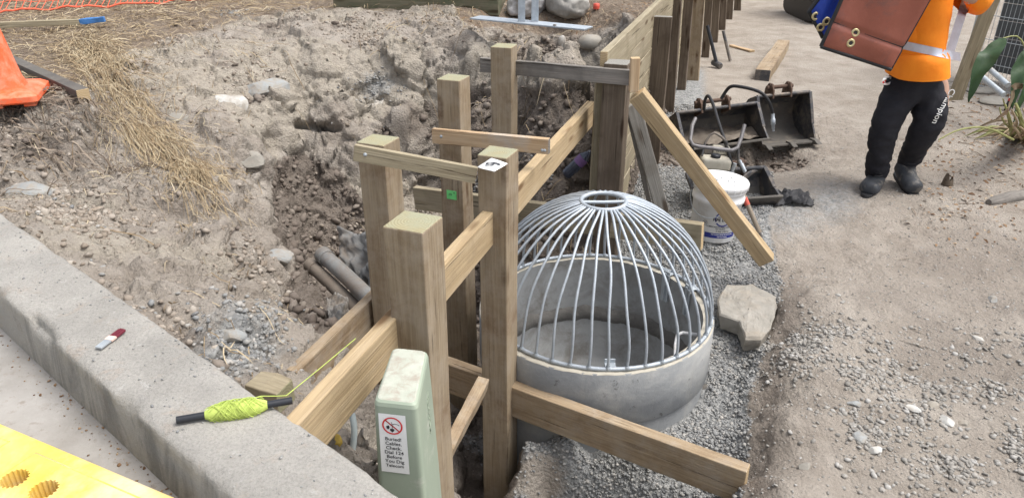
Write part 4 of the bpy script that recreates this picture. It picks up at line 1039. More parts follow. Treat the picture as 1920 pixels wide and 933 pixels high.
rock('pale_rock', 428, 192, .16, (1, .7, .6), M_ROCKW, 'large whitish rock bedded in the pit side right of the straw', 1, .86, sink=.75)
rock('grey_rock', 505, 162, .19, (1, .7, .45), M_ROCKB, 'grey angular rock jutting from the soil face right of the whitish rock', 2, .85, rz=.3, sink=.75)
rock('round_cobble', 1108, 88, .10, (1.2, .9, .8), M_ROCK, 'smooth rounded cobble under the end of the galvanised plate', 3, 1.1, facets=False, sink=.1)
rock('flat_pebble', 1053, 86, .065, (.6, .5, 1.1), M_ROCKW, 'pale oval pebble standing in the soil left of the smooth cobble', 4, 1.05, facets=False)
rock('grey_rock', 522, 483, .085, (1.1, .8, .6), M_ROCKB, 'pale blue grey rock on the slope above the old pipes', 5, .5, sink=.75)
rock('grey_rock', 330, 222, .09, (1, .7, .6), M_ROCK, 'brownish rock below the whitish rock on the pit side', 6, .72, sink=.75)
rock('grey_rock', 428, 628, .055, (1.2, .8, .5), M_ROCKB, 'fist sized grey rock on the slope near the kerb middle', 7, .7, sink=.75)
rock('grey_rock', 60, 362, .12, (1.2, .8, .5), M_ROCKB, 'bluish broken rock at the kerb end near the picture edge', 8, .8, sink=.75)
rock('grey_rock', 465, 305, .10, (1.1, .8, .7), M_ROCK, 'lumpy soil crusted rock in the middle of the pit side', 9, .6, sink=.75)
for i, (u, v, s_, lab, mt) in enumerate([
    (1602, 757, .030, 'pale angular pebble alone on the path left of the gravel patch', M_ROCKB), (1580, 772, .020, 'small grey pebble just below the pale angular one', M_ROCKB),
    (1712, 768, .030, 'light grey pebble among gravel at the upper edge of the patch', M_ROCKW), (1748, 762, .032, 'brownish white pebble beside the light grey one', M_ROCK),
    (1775, 790, .036, 'biggest white pebble in the path gravel', M_ROCKW), (1807, 795, .028, 'tan pebble right of the biggest white one', M_ROCK),
    (1610, 822, .036, 'flat grey stone in the lower gravel patch', M_ROCKB), (1640, 845, .032, 'square pale stone right of the flat grey stone', M_ROCKW),
    (1862, 563, .034, 'rounded grey pebble on bare path soil', M_ROCKB), (1833, 636, .028, 'pale chipped pebble below the rounded one', M_ROCKW),
    (1510, 877, .028, 'dull brown stone near the bank edge', M_ROCK), (1690, 722, .018, 'small dark pebble above the gravel patch', M_ROCK),
    (1402, 645, .02, 'little round stone beside the slab', M_ROCK), (1318, 726, .028, 'dark stone leaning on the manhole riser', M_IRONIN)]):
    rock('pebble', u, v, s_, (1.2, .85, .5), mt, lab, 60+i, .05, rz=i*1.3, group='single pebbles on the path', sink=.42)
for i, (u, v, s_, lab) in enumerate([(505, 800, 0, ''),]): pass
# ================================================================== BUCKET OF PIPE LUBRICANT
bg0 = on_ground(1334, 436, .12); bx_, by_ = bg0.x, bg0.y; bz_ = gz(bx_, by_)-.012
SB = 1.10; lid_d = P(1338, 345, y=by_).x
bk = thing('plastic_bucket', 'white plastic bucket with blue print and a closed lid behind the slanting prop', 'bucket', (bx_, by_, bz_))
BM = Matrix.Translation((bx_, by_, bz_)) @ Matrix.Rotation(R(3), 4, 'Y') @ Matrix.Scale(SB, 4)
BH = .355; rb, rt = .130, .150
brad = lambda z: rb+(rt-rb)*z/BH
m = MB(); m.lathe([(0,.004),(rb-.012,.004),(rb-.003,0),(rb,.006),(brad(.235),.235),(brad(.24)+.008,.238),(brad(.25)+.009,.262),(brad(.25)+.001,.268),(brad(.30),.300),(brad(.3)+.006,.303),(brad(.31)+.006,.314),(brad(.31),.318),(brad(.34),.335)], 64)
m.build('shell', M_WHITEP, bk, BM)
m = MB(); m.lathe([(rt+.002,.318),(rt+.010,.320),(rt+.011,.350),(rt+.007,.356),(rt-.004,.357),(rt-.008,.350),(rt-.014,.348),(rt-.03,.350),(0,.351)], 64)
for k in range(24): a = 2*math.pi*k/24; m.box(((rt+.011)*math.cos(a), (rt+.011)*math.sin(a), .333), (.004, .003, .026), Matrix.Rotation(a, 4, 'Z'))
m.build('lid', M_WHITEP, bk, BM)
m = MB(); rj = random.Random(8)
for k in range(26):
    a = rj.uniform(0,6.28); q_ = rj.uniform(.02,.115); L_ = rj.uniform(.006,.022)
    m.box((q_*math.cos(a), q_*math.sin(a), .3516), (L_, .004, .0012), Matrix.Rotation(a+1.57, 4, 'Z'))
o = m.build('lid_print', M_INK, bk, BM)
m = MB(); a1 = R(-190); hp = [((brad(.27)+.012)*math.cos(t_)*1.02, (brad(.27)+.012)*math.sin(t_)*1.02, .262-.10*math.sin(math.pi*(t_+R(200))/R(140))*1.0) for t_ in np.linspace(R(-200), R(-60), 18)]
m.tube(hp, .0022, 6); m.build('wire_handle', M_GALVD, bk, BM)
def on_bucket(me, ang, z0, out=.0009):
    def f(co):
        z = z0+co.y; r_ = brad(z)+out; a = ang + co.x/r_; return Vector((r_*math.cos(a), r_*math.sin(a), z))
    return warp_mesh(me, f)
ac = R(-100)
def bprint(s_, sz, x, z, mt=M_INK, bold=.0003): link('lettering', on_bucket(text_mesh(s_, sz, bold=bold), ac+x/.14, z), mt, bk, BM)
def band(x0, x1, z0, z1, mat, name, n=24):
    m = MB(); m.grid([[( (brad(z)+.0006)*math.cos(ac+x/.14), (brad(z)+.0006)*math.sin(ac+x/.14), z) for x in np.linspace(x0, x1, n)] for z in (z0, (z0+z1)/2, z1)]); return m.build(name, mat, bk, BM, fixn=False)
band(-.06, .15, .034, .066, M_NAVY, 'blue_band')
m = MB(); rg = [(.5*math.cos(t_), .5*math.sin(t_)) for t_ in np.linspace(0, 2*math.pi, 61)]
for (t0, t1) in ((R(118), R(205)), (R(218), R(322)), (R(-25), R(95))):
    ts = np.linspace(t0, t1, 20); A = [(.049*math.cos(t_), .049*math.sin(t_), 0) for t_ in ts]; Bq = [(.041*math.cos(t_), .041*math.sin(t_), 0) for t_ in ts]; m.strip(A, Bq)
link('logo_ring', on_bucket(m.mesh('r'), ac+.035/.14, .160), M_NAVY, bk, BM)
bprint('ALL PURPOSE', .011, .035, .172); bprint('PIPE LUBE', .025, .030, .152, bold=.0008)
m = MB(); m.box((0,0,0), (.024,.014,.0002)); link('logo_block', on_bucket(m.mesh('b'), ac+.035/.14, .190), M_INK, bk, BM)
bprint('LUBRICANTE PARA TUBERIA', .013, .030, .106); bprint('USO GENERAL', .009, .030, .094); bprint('5 GAL (18.9 L)', .013, .045, .079)
bprint('FOR WATER, SEWER OR DRAIN LINES', .008, .05, .057, M_WHITEP); bprint('keep from freezing', .008, .05, .044, M_WHITEP)
m = MB(); ts = np.linspace(0, 2*math.pi, 25); m.strip([(.015*math.cos(t_), .015*math.sin(t_), 0) for t_ in ts], [(.013*math.cos(t_), .013*math.sin(t_), 0) for t_ in ts])
link('round_mark', on_bucket(m.mesh('r'), ac-.068/.14, .122), M_INK, bk, BM); bprint('NSF', .011, -.068, .122)

# ================================================================== DIGGER BUCKETS
def digger_bucket(name, label, M, W, H, D, teeth=3, ears=True, mat_out=M_IRON, mat_in=M_IRONIN):
    """opening faces local -Y, back curls to +Y; width along X; bottom lip at z=0"""
    t_ = thing(name, label, 'digger bucket', mw=M)
    prof = [(-D*.50, 0), (-D*.15, -.01), (D*.12, .02), (D*.34, H*.18), (D*.45, H*.42), (D*.40, H*.70), (D*.22, H*.90), (-D*.02, H*.99), (-D*.12, H)]
    th = .012
    inn = [(a*.965-.002, min(b+th, H-th) if i else b+th) for i, (a, b) in enumerate(prof)]
    m = MB(); m.grid([[(x, a, b) for x in np.linspace(-W/2, W/2, 8)] for a, b in prof]); m.build('shell', mat_out, t_, M, fixn=False)
    m = MB(); m.grid([[(x, a, b) for x in np.linspace(-W/2+.01, W/2-.01, 8)] for a, b in inn]); m.build('inner_shell', mat_in, t_, M, fixn=False)
    side_ = [(-D*.50, -.004)] + prof[1:-1] + [(-D*.15, H+.004), (-D*.24, H*.70), (-D*.33, H*.35)]
    for s_ in (-1, 1):
        m = MB(); m.prism(side_, s_*W/2-.008, s_*W/2+.008); m.prism([(a-.004, b) for a, b in side_[-3:]]+[(a+.03, b) for a, b in reversed(side_[-3:])], s_*W/2-.014, s_*W/2+.014); bevel(m.build('side_plate', mat_out, t_, M), .002)
    m = MB(); m.box((0, -D*.44, .004), (W+.02, D*.22, .018)); bevel(m.build('cutting_edge', mat_in, t_, M), .003)
    m = MB(); m.tube([(-W/2, -D*.12, H), (W/2, -D*.12, H)], .016, 10); m.build('top_bar', mat_out, t_, M)
    for k in range(teeth):
        x = (k/(teeth-1)-.5)*(W-.04) if teeth > 1 else 0
        m = MB(); m.prism([(-D*.44, -.012), (-D*.58, -.018), (-D*.72, -.004), (-D*.58, .026), (-D*.40, .030)], x-.024, x+.024); bevel(m.build('tooth', mat_in, t_, M), .004)
    if ears:
        for s_ in (-1, 1):
            x = s_*W*.17 - .02
            m = MB(); m.prism([(-D*.16, H-.03), (D*.22, H-.06), (D*.16, H+.05), (D*.02, H+.105), (-D*.10, H+.10), (-D*.16, H+.05)], x-.009, x+.009)
            bevel(m.build('hitch_ear', M_RUST, t_, M), .003)
        m = MB(); m.tube([(-W*.17-.06, -D*.03, H+.065), (W*.17+.02, -D*.03, H+.065)], .018, 14); 
        for x in (-W*.17-.02, W*.17-.02): m.tube([(x-.016, -D*.03, H+.065), (x+.016, -D*.03, H+.065)], .034, 16)
        m.build('pin', M_RUST, t_, M)
    return t_
g = on_ground(1478, 274, .08)
yb_ = P(1478, 268, z=gz(g.x, g.y)+.02)
D1 = UV(*yb_)[2]; W1 = 100/F*D1
M1_ = Matrix.Translation((yb_.x-.07, yb_.y+.10, gz(g.x, g.y)+.02)) @ Matrix.Rotation(R(12), 4, 'Z') @ Matrix.Rotation(R(-6), 4, 'X') @ Matrix.Rotation(R(-2), 4, 'Y')
digger_bucket('digger_bucket', 'dark toothed digger bucket standing upright with its mouth open on the dirt', M1_, W1*1.06, .43, .44)
# wide mud bucket lying face down-ish, left of it
a = P(1262, 246, y=6.35); b = P(1425, 236, y=6.35)
c_ = (a+b)/2; W2 = (b-a).length
M2_ = Matrix.Translation((c_.x+.05, 6.45, gz(c_.x, 6.4)+.06)) @ Matrix.Rotation(R(10), 4, 'Z') @ Matrix.Rotation(R(-16), 4, 'X') @ Matrix.Rotation(R(-4), 4, 'Y')
mud_b = digger_bucket('mud_bucket', 'wide muddy bucket with rusty hitch pins lying behind the engine frame', M2_, W2, .32, .46, teeth=0)
m = MB(); A = np.array([[((i/26-.5)*W2*.94, -.20+.36*j/12, 0) for i in range(27)] for j in range(13)]).reshape(-1,3)
A[:,2] = .03 + .10*np.clip((A[:,1]+.12)/.3, 0, 1) + .05*fbm(A, 9, 4, 201) + .02*worley(A, 22, 202)[0]
m.grid([[tuple(p) for p in rw] for rw in A.reshape(13,27,3)]); m.build('caked_mud', surf('caked_mud', C4(.12,.10,.082), C4(.22,.19,.155), 14, .95, bump=.004, bscale=50), mud_b, M2_, fixn=False)
a = P(1362, 384, y=4.85); b = P(1452, 384, y=4.95); c_ = (a+b)/2; W3 = (b-a).length*1.08
M3_ = Matrix.Translation((c_.x, 4.98, gz(c_.x, 5.0)-.02)) @ Matrix.Rotation(R(10), 4, 'Z') @ Matrix.Rotation(R(-50), 4, 'X')
digger_bucket('small_bucket', 'flat mud caked bucket with two pin lugs lying behind the white plastic bucket', M3_, W3, .30, .26, teeth=0)

# ================================================================== PLATE COMPACTOR
yc = 5.0
pcg = P(1345, 330, y=yc); zc0 = gz(pcg.x, yc)
pl = thing('engine_compactor', 'small petrol engine with a scratched tubular handle frame lying among the digger buckets', 'compactor', (pcg.x, yc, zc0))
I4 = Matrix.Identity(4); PY = lambda u, v, y: P(u, v, y=y)
m = MB()
pts = [PY(1304,222,5.12), PY(1298,235,5.06), PY(1294,262,4.98), PY(1299,272,4.95), (PY(1312,275,4.93)), PY(1345,279,4.93), PY(1372,282,4.93), PY(1383,277,4.95), PY(1390,258,5.0), PY(1396,234,5.06)]
m.tube(pts, .0135, 12); m.build('handle_frame', surf('scratched_tube', C4(.12,.115,.12), C4(.22,.21,.21), 25, .5, .3, .0006, 150), pl, I4)
m = MB(); m.tube([PY(1316,292,5.02), PY(1322,268,5.06), PY(1330,254,5.08), PY(1340,249,5.08), PY(1352,256,5.06), PY(1362,266,5.05), PY(1364,284,5.05)], .009, 10); m.build('carry_loop', M_IRON, pl, I4)
m = MB(); m.tube([PY(1384,280,4.95), PY(1385,305,4.93), PY(1398,330,4.9)], .010, 8); m.tube([PY(1300,270,4.97), PY(1296,300,5.02), PY(1300,330,5.0)], .010, 8); m.build('side_tubes', M_IRON, pl, I4)
Mx = Matrix.Translation(PY(1340, 292, 5.05)) @ Matrix.Rotation(R(-4), 4, 'Z') @ Matrix.Rotation(R(3), 4, 'Y')
M_TANK = surf('dusty_cream_tank', C4(.40,.37,.30), C4(.52,.49,.41), 10, .55, bump=.0006, dirt=C4(.28,.24,.19), dirt_amt=.3)
m = MB(); m.box((0,-.05,-.035), (.205,.13,.085)); o = m.build('fuel_tank', M_TANK, pl, Mx); bevel(o, .022, 4)
m = MB(); m.lathe([(0,.018),(.03,.018),(.034,.012),(.034,-.005),(.028,-.01)], 20, (-.005,-.055,.012)); m.build('fuel_cap', M_BLACKP, pl, Mx)
m = MB(); m.box((.045,.035,.035), (.12,.07,.05)); o = m.build('air_filter_cover', M_TANK, pl, Mx); bevel(o, .008, 3)
for k in range(6): m = MB(); m.box((.010+k*.012,-.001,.040), (.005,.004,.018)); m.build('vent_slot', M_BLACKP, o, Mx)
m = MB(); m.box((-.05,.03,.03), (.06,.06,.04)); bevel(m.build('silencer', M_IRON, pl, Mx), .006)
m = MB(); m.box((0,0,-.125), (.22,.16,.10)); m.box((.0,-.085,-.115), (.10,.02,.06)); 
for k in range(5): m.box((-.06, -.083, -.085-k*.018), (.09,.014,.006))
bevel(m.build('engine_block', M_IRON, pl, Mx), .005)
m = MB(); m.box((0,.02,-.22), (.30,.34,.03)); m.box((0,-.16,-.205), (.30,.03,.05)); bevel(m.build('base_plate', M_IRON, pl, Mx), .006)
m = MB(); m.tube([Mx @ Vector((.115,-.05,-.18)), Mx @ Vector((.125,-.05,-.10)), Mx @ Vector((.14,-.045,-.03))], .014, 10); m.build('crank_tube', M_GALVD, pl, I4)
# hydraulic hose
m = MB(); hz = thing('hydraulic_hose', 'black hydraulic hose arching over the toothed digger bucket with a silver coupling', 'hose', PY(1400, 180, 5.9))
P_ = [PY(1378,358,4.98), PY(1374,320,5.0), PY(1364,280,5.05), PY(1348,232,5.3), PY(1337,196,5.6), PY(1328,180,5.75), PY(1322,188,5.8), PY(1320,206,5.85)]
def smooth(ps, n=5):
    out = []
    for i in range(len(ps)-1):
        p0, p1, p2, p3x = ps[max(i-1,0)], ps[i], ps[i+1], ps[min(i+2, len(ps)-1)]
        for k in range(n):
            t_ = k/n; out.append(.5*((2*p1)+(p2-p0)*t_+(2*p0-5*p1+4*p2-p3x)*t_*t_+(3*p1-p0-3*p2+p3x)*t_**3))
    return out+[ps[-1]]
m.tube(smooth(P_), .0125, 10)
P2_ = [PY(1352,186,5.95), PY(1362,170,5.95), PY(1372,162,5.92), PY(1390,163,5.88), PY(1412,168,5.84), PY(1430,176,5.80), PY(1441,190,5.78), PY(1447,206,5.78), PY(1449,214,5.78)]
m.tube(smooth(P2_), .0135, 10); m.build('hose', M_BLACK, hz, I4)
m = MB(); A_ = PY(1449,213,5.78); Bq = PY(1450,246,5.76)
m.tube([A_, A_.lerp(Bq,.3), A_.lerp(Bq,.31), A_.lerp(Bq,.62), A_.lerp(Bq,.63), A_.lerp(Bq,.85), A_.lerp(Bq,.86), Bq], [.015,.015,.019,.019,.014,.014,.010,.010], 8); m.build('coupling', M_GALV, hz, I4)
m = MB(); A_ = PY(1387,300,4.9); Bq = PY(1397,322,4.88)
m.tube([A_, A_.lerp(Bq,.3), A_.lerp(Bq,.31), Bq], [.009,.009,.013,.013], 8); m.build('coupling', M_GALV, hz, I4)
# hoe handle
hd = thing('red_banded_shovel', 'old shovel with a red band on its wooden handle leaning by the white bucket', 'shovel', PY(1405, 400, 4.6))
A_, Bq = PY(1388, 352, 4.62), PY(1424, 436, 4.50)
dd = Bq-A_; M_HAN = wood('ash_handle', C4(.24,.20,.16), C4(.34,.29,.23), C4(.42,.36,.29), knots=False)
def rod(name, a, b, r_, mat, par, n=12):
    fm = frame(a, b); L = (Vector(b)-Vector(a)).length; m = MB(); m.tube([(-L/2,0,0),(0,0,0),(L/2,0,0)], r_, n); return m.build(name, mat, par, fm)
rod('handle', A_, Bq, .0165, M_HAN, hd); rod('red_band', A_+dd*.22, A_+dd*.38, .0178, plain('faded_red', C4(.50,.10,.07), .7, var=.3), hd)
rod('lower_end', Bq, Bq+dd*.12, .012, M_IRON, hd)
m = MB(); t0 = PY(1380, 345, 4.66); t1 = PY(1416, 322, 4.75); m.grid([[t0.lerp(t1, s_)+Vector((.0,.0,.045*w_*math.sin(math.pi*(.15+.8*s_)))) + Vector((.02*w_,.01*w_*w_,0)) for w_ in (-1,-.5,0,.5,1)] for s_ in np.linspace(0,1,8)])
o = m.build('blade', M_IRON, hd, I4, fixn=False); s_ = o.modifiers.new('s','SOLIDIFY'); s_.thickness = .003
# black rag
def crumple(name, c, sx, sy, sz, mat, label, cat, seed, zrot=0):
    n = 34; m = MB(); rows = []
    g_ = np.array([[(i/(n-1)*2-1, j/(n-1)*2-1, 0) for j in range(n)] for i in range(n)]).reshape(-1,3)
    rr2 = np.hypot(g_[:,0], g_[:,1]); f = fbm(g_*1.0+seed, 2.2, 4, seed, .6); f2 = fbm(g_+seed*2, 2.0, 3, seed+5); rim = fbm(g_*2+9, 1.3, 3, seed+3)
    hgt = np.clip(1-rr2*.75, 0, 1)*.6 + np.abs(f)*1.0
    co = np.stack([g_[:,0]*sx*(1+.35*f2)*(1+.3*rim), g_[:,1]*sy*(1+.35*f)*(1+.3*rim), hgt*sz], 1)
    cz, sz_ = math.cos(zrot), math.sin(zrot)
    rows = [[(c[0]+p[0]*cz-p[1]*sz_, c[1]+p[0]*sz_+p[1]*cz, 0) for p in co[i*n:(i+1)*n]] for i in range(n)]
    hh = co[:,2].reshape(n, n)
    rows = [[(p[0], p[1], gz(p[0], p[1]) + hh[i][j]*(1) + .004) for j, p in enumerate(rw)] for i, rw in enumerate(rows)]
    m.grid(rows); o = m.build(name, mat, fixn=False); s_ = o.modifiers.new('s','SOLIDIFY'); s_.thickness = .002
    return tag(o, label, cat)
M_RAG = plain('black_sheet', C4(.035,.035,.038), .6, var=.5)
crumple('black_rag', on_ground(1486, 376, .1), .13, .10, .10, M_RAG, 'crumpled black plastic sheeting on the ground right of the small bucket', 'rag', 3)
# sledgehammer, steel bar, chip of wood, timber baulk
sh_ = thing('sledgehammer', 'black handled sledgehammer leaning on the wall posts with its head down', 'sledgehammer', on_ground(1341, 127, .1))
h0 = on_ground(1343, 128, .1, .05); h1 = P(1326, 48, y=h0.y+.10)
rod('handle', h0, h1, .022, M_BLACKP, sh_); dv = (h0-h1).normalized(); x_ = Vector((.35,-.93,-.1)).normalized()
m = MB(); m.tube([h0-x_*.085, h0-x_*.07, h0+x_*.07, h0+x_*.085], [.030,.040,.040,.032], 8); m.build('head', M_IRON, sh_, I4)
b0 = on_ground(1369, 116, .1, .01); b1 = P(1356, 58, y=b0.y+.12)
tag(rod('steel_bar', b0, b1, .020, M_IRON, None), 'dark steel bar leaning on the wall beyond the sledgehammer', 'bar')
a = on_ground(1371, 88, .1, .02); b = on_ground(1410, 99, .1, .02)
timber('wood_scrap', a, b, .075, .022, [M_PINE2, M_PINE_E], 'small orange offcut of pine lying alone on the path', 'offcut', warp=.008)
a = on_ground(1428, 152, .1, .06); b = on_ground(1467, 92, .1, .06)
timber('timber_baulk', a, b, .165, .13, [M_STUD, M_IRON], 'thick timber baulk with a torn pale top lying behind the digger bucket', 'baulk', warp=.006)

# ================================================================== TOP MIDDLE, ON THE BANK
zt_ = 1.2
a = P(886, 34, z=1.24); b = P(1100, 55, z=1.24); pd = (b-a).normalized(); pn = Vector((-pd.y, pd.x, 0))
fr = thing('galvanised_stand', 'galvanised plate with two upright channels overhanging the bank edge', 'steel stand', (a+b)/2)
fm = frame(a, b); L = (b-a).length; m = MB(); m.box((0, .035, 0), (L, .15, .012)); bevel(m.build('plate', M_GALV, fr, fm), .002)
for u in (978, 1003):
    q_ = P(u, 40, z=1.25); m = MB()
    for (x, y, sx, sy) in ((0,0,.055,.005),(-.025,.02,.005,.04),(.025,.02,.005,.04)): m.box((q_.x+x, q_.y+y, 1.25+.30), (sx, sy, .60))
    bevel(m.build('upright_channel', M_GALV, fr, I4), .0015)
m = MB(); q_ = P(1040, 48, z=1.248); m.lathe([(0,.008),(.012,.008),(.014,.0),(.014,-.004)], 6, tuple(q_)); m.build('bolt', M_IRON, fr, I4)
# dark sleeper box
tb = thing('sleeper_step', 'dark greenish timber box sitting on the bank behind the galvanised plate', 'timber box', P(860, 10, z=1.2))
M_GBOX = wood('mossy_sleeper', C4(.12,.115,.075), C4(.19,.175,.12), C4(.25,.22,.16), stain=C4(.09,.12,.07), stain_amt=.4)
a, b = P(745, 18, z=1.14), P(936, 30, z=1.14)
for k in range(3): timber('sleeper', a+Vector((-.6,.09,.07+.155*k)), b+Vector((0,.09,.07+.155*k)), .09, .15, [M_GBOX, M_GBOX], parent=tb)
timber('sleeper', b+Vector((-.05,.14,.1)), b+Vector((.10,1.2,.1)), .09, .30, [M_GBOX, M_GBOX], parent=tb)
def sack(name, u, v, s, sc, mat, label, seed, zl=1.2, cat='sack'):
    b = bmesh.new(); bmesh.ops.create_icosphere(b, subdivisions=4, radius=1); co = np.array([x.co[:] for x in b.verts])
    n1_ = fbm(co+seed, 1.5, 3, seed); n2_ = 1-np.abs(fbm(co+seed, 3.0, 4, seed+1))*2
    co = np.sign(co)*np.abs(co)**.85*(1+.22*n1_+.14*n2_)[:,None]*np.array(sc)*s
    for x, c_ in zip(b.verts, co): x.co = c_
    me = bpy.data.meshes.new(name); b.to_mesh(me); b.free(); me.polygons.foreach_set('use_smooth', [True]*len(me.polygons))
    g_ = on_ground(u, v, zl); o = link(name, me, mat); o.matrix_basis = Matrix.Translation(g_+Vector((0,0,s*sc[2]*.7))) @ Matrix.Rotation(seed, 4, 'Z'); return tag(o, label, cat)
M_SACK = surf('grey_white_sack', C4(.36,.35,.35), C4(.60,.59,.60), 8, .6, bump=.003, bscale=30, dirt=C4(.22,.20,.17), dirt_amt=.45)
sack('grey_sack', 988, 24, .17, (1.2,.8,.7), M_SACK, 'crumpled whitish sack lying behind the upright channels', 1)
sack('grey_sack', 1062, 24, .19, (1.25,.8,.6), surf('dusty_grey_sack', C4(.22,.21,.19), C4(.38,.36,.33), 8, .8, bump=.003, bscale=30), 'dusty grey sack lying beside the clear plastic container', 2)
jr = thing('clear_container', 'clear plastic container lying on the bark beside the dusty grey sack', 'container', on_ground(1085, 28, 1.2))
t = NT('clear_plastic'); t.fin(C4(.85,.90,.95), .12, None, 0, .5); t.b.inputs['Transmission Weight'].default_value = .75; t.b.inputs['IOR'].default_value = 1.3; M_CLEAR = t.m
g_ = on_ground(1085, 28, 1.2, .05); Mj = Matrix.Translation(g_) @ Matrix.Rotation(R(20), 4, 'Z') @ Matrix.Rotation(R(75), 4, 'X')
m = MB(); m.lathe([(0,-.09),(.055,-.09),(.064,-.08),(.064,.04),(.05,.06),(.034,.07),(.034,.085)], 32); m.build('jar', M_CLEAR, jr, Mj)
m = MB(); m.lathe([(.037,.07),(.038,.095),(0,.096)], 24); m.build('cap', M_WHITEP, jr, Mj)
rc = on_ground(1118, 18, 1.2, .02); m = MB(); m.lathe([(0,.03),(.028,.028),(.03,0),(.03,-.02)], 16, tuple(rc)); tag(m.build('red_plastic_scrap', plain('red_plastic', C4(.55,.08,.05), .5)), 'small red plastic cap lying on the bark chips', 'cap')
yo = on_ground(719, 4, 1.17, .03); m = MB(); m.lathe([(.0,.05),(.03,.045),(.042,.02),(.045,0),(.03,-.02),(0,-.03)], 20, tuple(yo)); tag(m.build('yellow_plastic_ball', plain('orange_yellow', C4(.85,.42,.02), .5)), 'bright orange yellow knob lying on the straw at the bank top', 'knob')

# ================================================================== IN THE PIT
bt = thing('drink_bottle', 'dark purple labelled plastic bottle lying in the pit under the long beam', 'bottle', P(1085, 305, y=4.65))
Mb = Matrix.Translation(P(1084, 306, y=4.62)) @ frame((0,0,0), (.16,-.02,.17)).to_3x3().to_4x4() @ Matrix.Rotation(R(90), 4, 'Y')
t = NT('dark_bottle'); t.fin(C4(.05,.06,.09), .15, None, 0, .5); t.b.inputs['Transmission Weight'].default_value = .4
m = MB(); m.lathe([(0,-.12),(.03,-.118),(.038,-.105),(.036,-.09),(.039,-.075),(.036,-.06),(.039,-.045),(.039,.05),(.036,.065),(.018,.10),(.014,.115),(.0,.118)], 28); m.build('bottle_body', t.m, bt, Mb)
m = MB(); m.lathe([(.0395,.0),(.0397,.055)], 28); m.build('wrapper', plain('purple_label', C4(.13,.07,.18), .5, var=.3), bt, Mb)
M_CLOTH = surf('pale_cloth', C4(.38,.35,.31), C4(.52,.49,.44), 8, .9, bump=.002, bscale=60, dirt=C4(.28,.24,.20), dirt_amt=.3)
def drape_sheet(name, pts4, mat, label, cat, amp, seed, n=30, fold=3):
    a, b, c, d = [Vector(p) for p in pts4]; nn = (b-a).cross(d-a).normalized(); m = MB(); rows = []; r = random.Random(seed)
    for i in range(n+1):
        v = i/n; rows.append([a.lerp(b, u).lerp(d.lerp(c, u), v) + nn*amp*(math.sin(u*fold*6+v*2+seed)*(.5+v*.5)+.4*math.sin(u*11+v*9)) + (b-a)*.06*math.sin(v*7+seed)+(d-a)*.05*math.sin(u*8+seed) for u in [j/n for j in range(n+1)]])
    A = np.array([[tuple(p) for p in rw] for rw in rows]).reshape(-1,3); sc = 1.6/max((b-a).length, .05)
    f = (1-np.abs(fbm(A, sc*1.3, 4, seed+60, .6))*2.6)*amp*1.6 + fbm(A, sc*4, 2, seed+61)*amp*.5
    A = A + np.array(nn)[None]*f[:,None]; rows = [[tuple(p) for p in rw] for rw in A.reshape(n+1, n+1, 3)]
    m.grid(rows, smooth=True); o = m.build(name, mat, fixn=False); s_ = o.modifiers.new('s','SOLIDIFY'); s_.thickness = .003; return tag(o, label, cat)
def onp(u, v, z0, l=.02): return on_ground(u, v, z0, l)
drape_sheet('white_rag', [onp(697,200,.6), onp(717,194,.6), onp(724,232,.5,.03), onp(708,234,.5,.03)], M_CLOTH, 'small whitish rag caught in the far soil face', 'rag', .012, 1, fold=1)
drape_sheet('cloth_strip', [onp(770,202,.55), onp(792,205,.55), onp(826,262,.3,.04), onp(800,268,.3,.05)], surf('dirty_cloth', C4(.24,.21,.18), C4(.36,.32,.28), 8, .9, bump=.002), 'long dirty cloth strip hanging down the soil face beside the middle post', 'cloth', .012, 2, fold=1)
M_GEO = surf('geotextile', C4(.14,.14,.138), C4(.25,.25,.242), 5, .9, bump=.003, bscale=50, dirt=C4(.20,.165,.13), dirt_amt=.45)
drape_sheet('grey_sheeting', [P(628,430,y=3.75), P(700,430,y=3.55), P(720,590,y=3.20), P(655,575,y=3.42)], M_GEO, 'grey crumpled sheeting hanging behind the pit edge post', 'sheeting', .030, 4, fold=1)
for i, (u0, v0, u1, v1, r_, mt, lab) in enumerate([
    (583, 497, 690, 600, .036, 'brown', 'brown clay pipe end sticking out of the pit bottom, lower one'), (606, 478, 706, 572, .042, 'grey', 'grey dusty pipe lying in the pit bottom above the brown one')]):
    a = P(u0, v0, y=3.70-.0*i); b = P(u1, v1, y=3.15-.0*i)
    ctr = thing('old_pipe', lab, 'pipe', (a+b)/2); fm = frame(a, b); L = (b-a).length
    mt_ = surf('old_pipe_'+mt, C4(.15,.125,.10) if mt == 'brown' else C4(.15,.15,.145), C4(.22,.185,.15) if mt == 'brown' else C4(.25,.25,.24), 7, .85, bump=.002, dirt=C4(.18,.145,.115), dirt_amt=.4)
    m = MB(); m.tube([(-L/2,0,0),(0,0,.006),(L/2,0,0)], r_, 20, cap=False); m.build('barrel', mt_, ctr, fm)
    m = MB(); m.tube([(-L/2-.01,0,0),(-L/2+.06,0,0)], r_*1.14, 20); m.build('collar', mt_, ctr, fm)
drape_sheet('torn_sheet', [P(612,545,y=3.2), P(650,556,y=3.2), P(668,600,y=2.98), P(622,598,y=3.02)], M_GEO, 'torn scrap of grey sheet folded over the old pipes', 'sheet', .02, 7, fold=1)
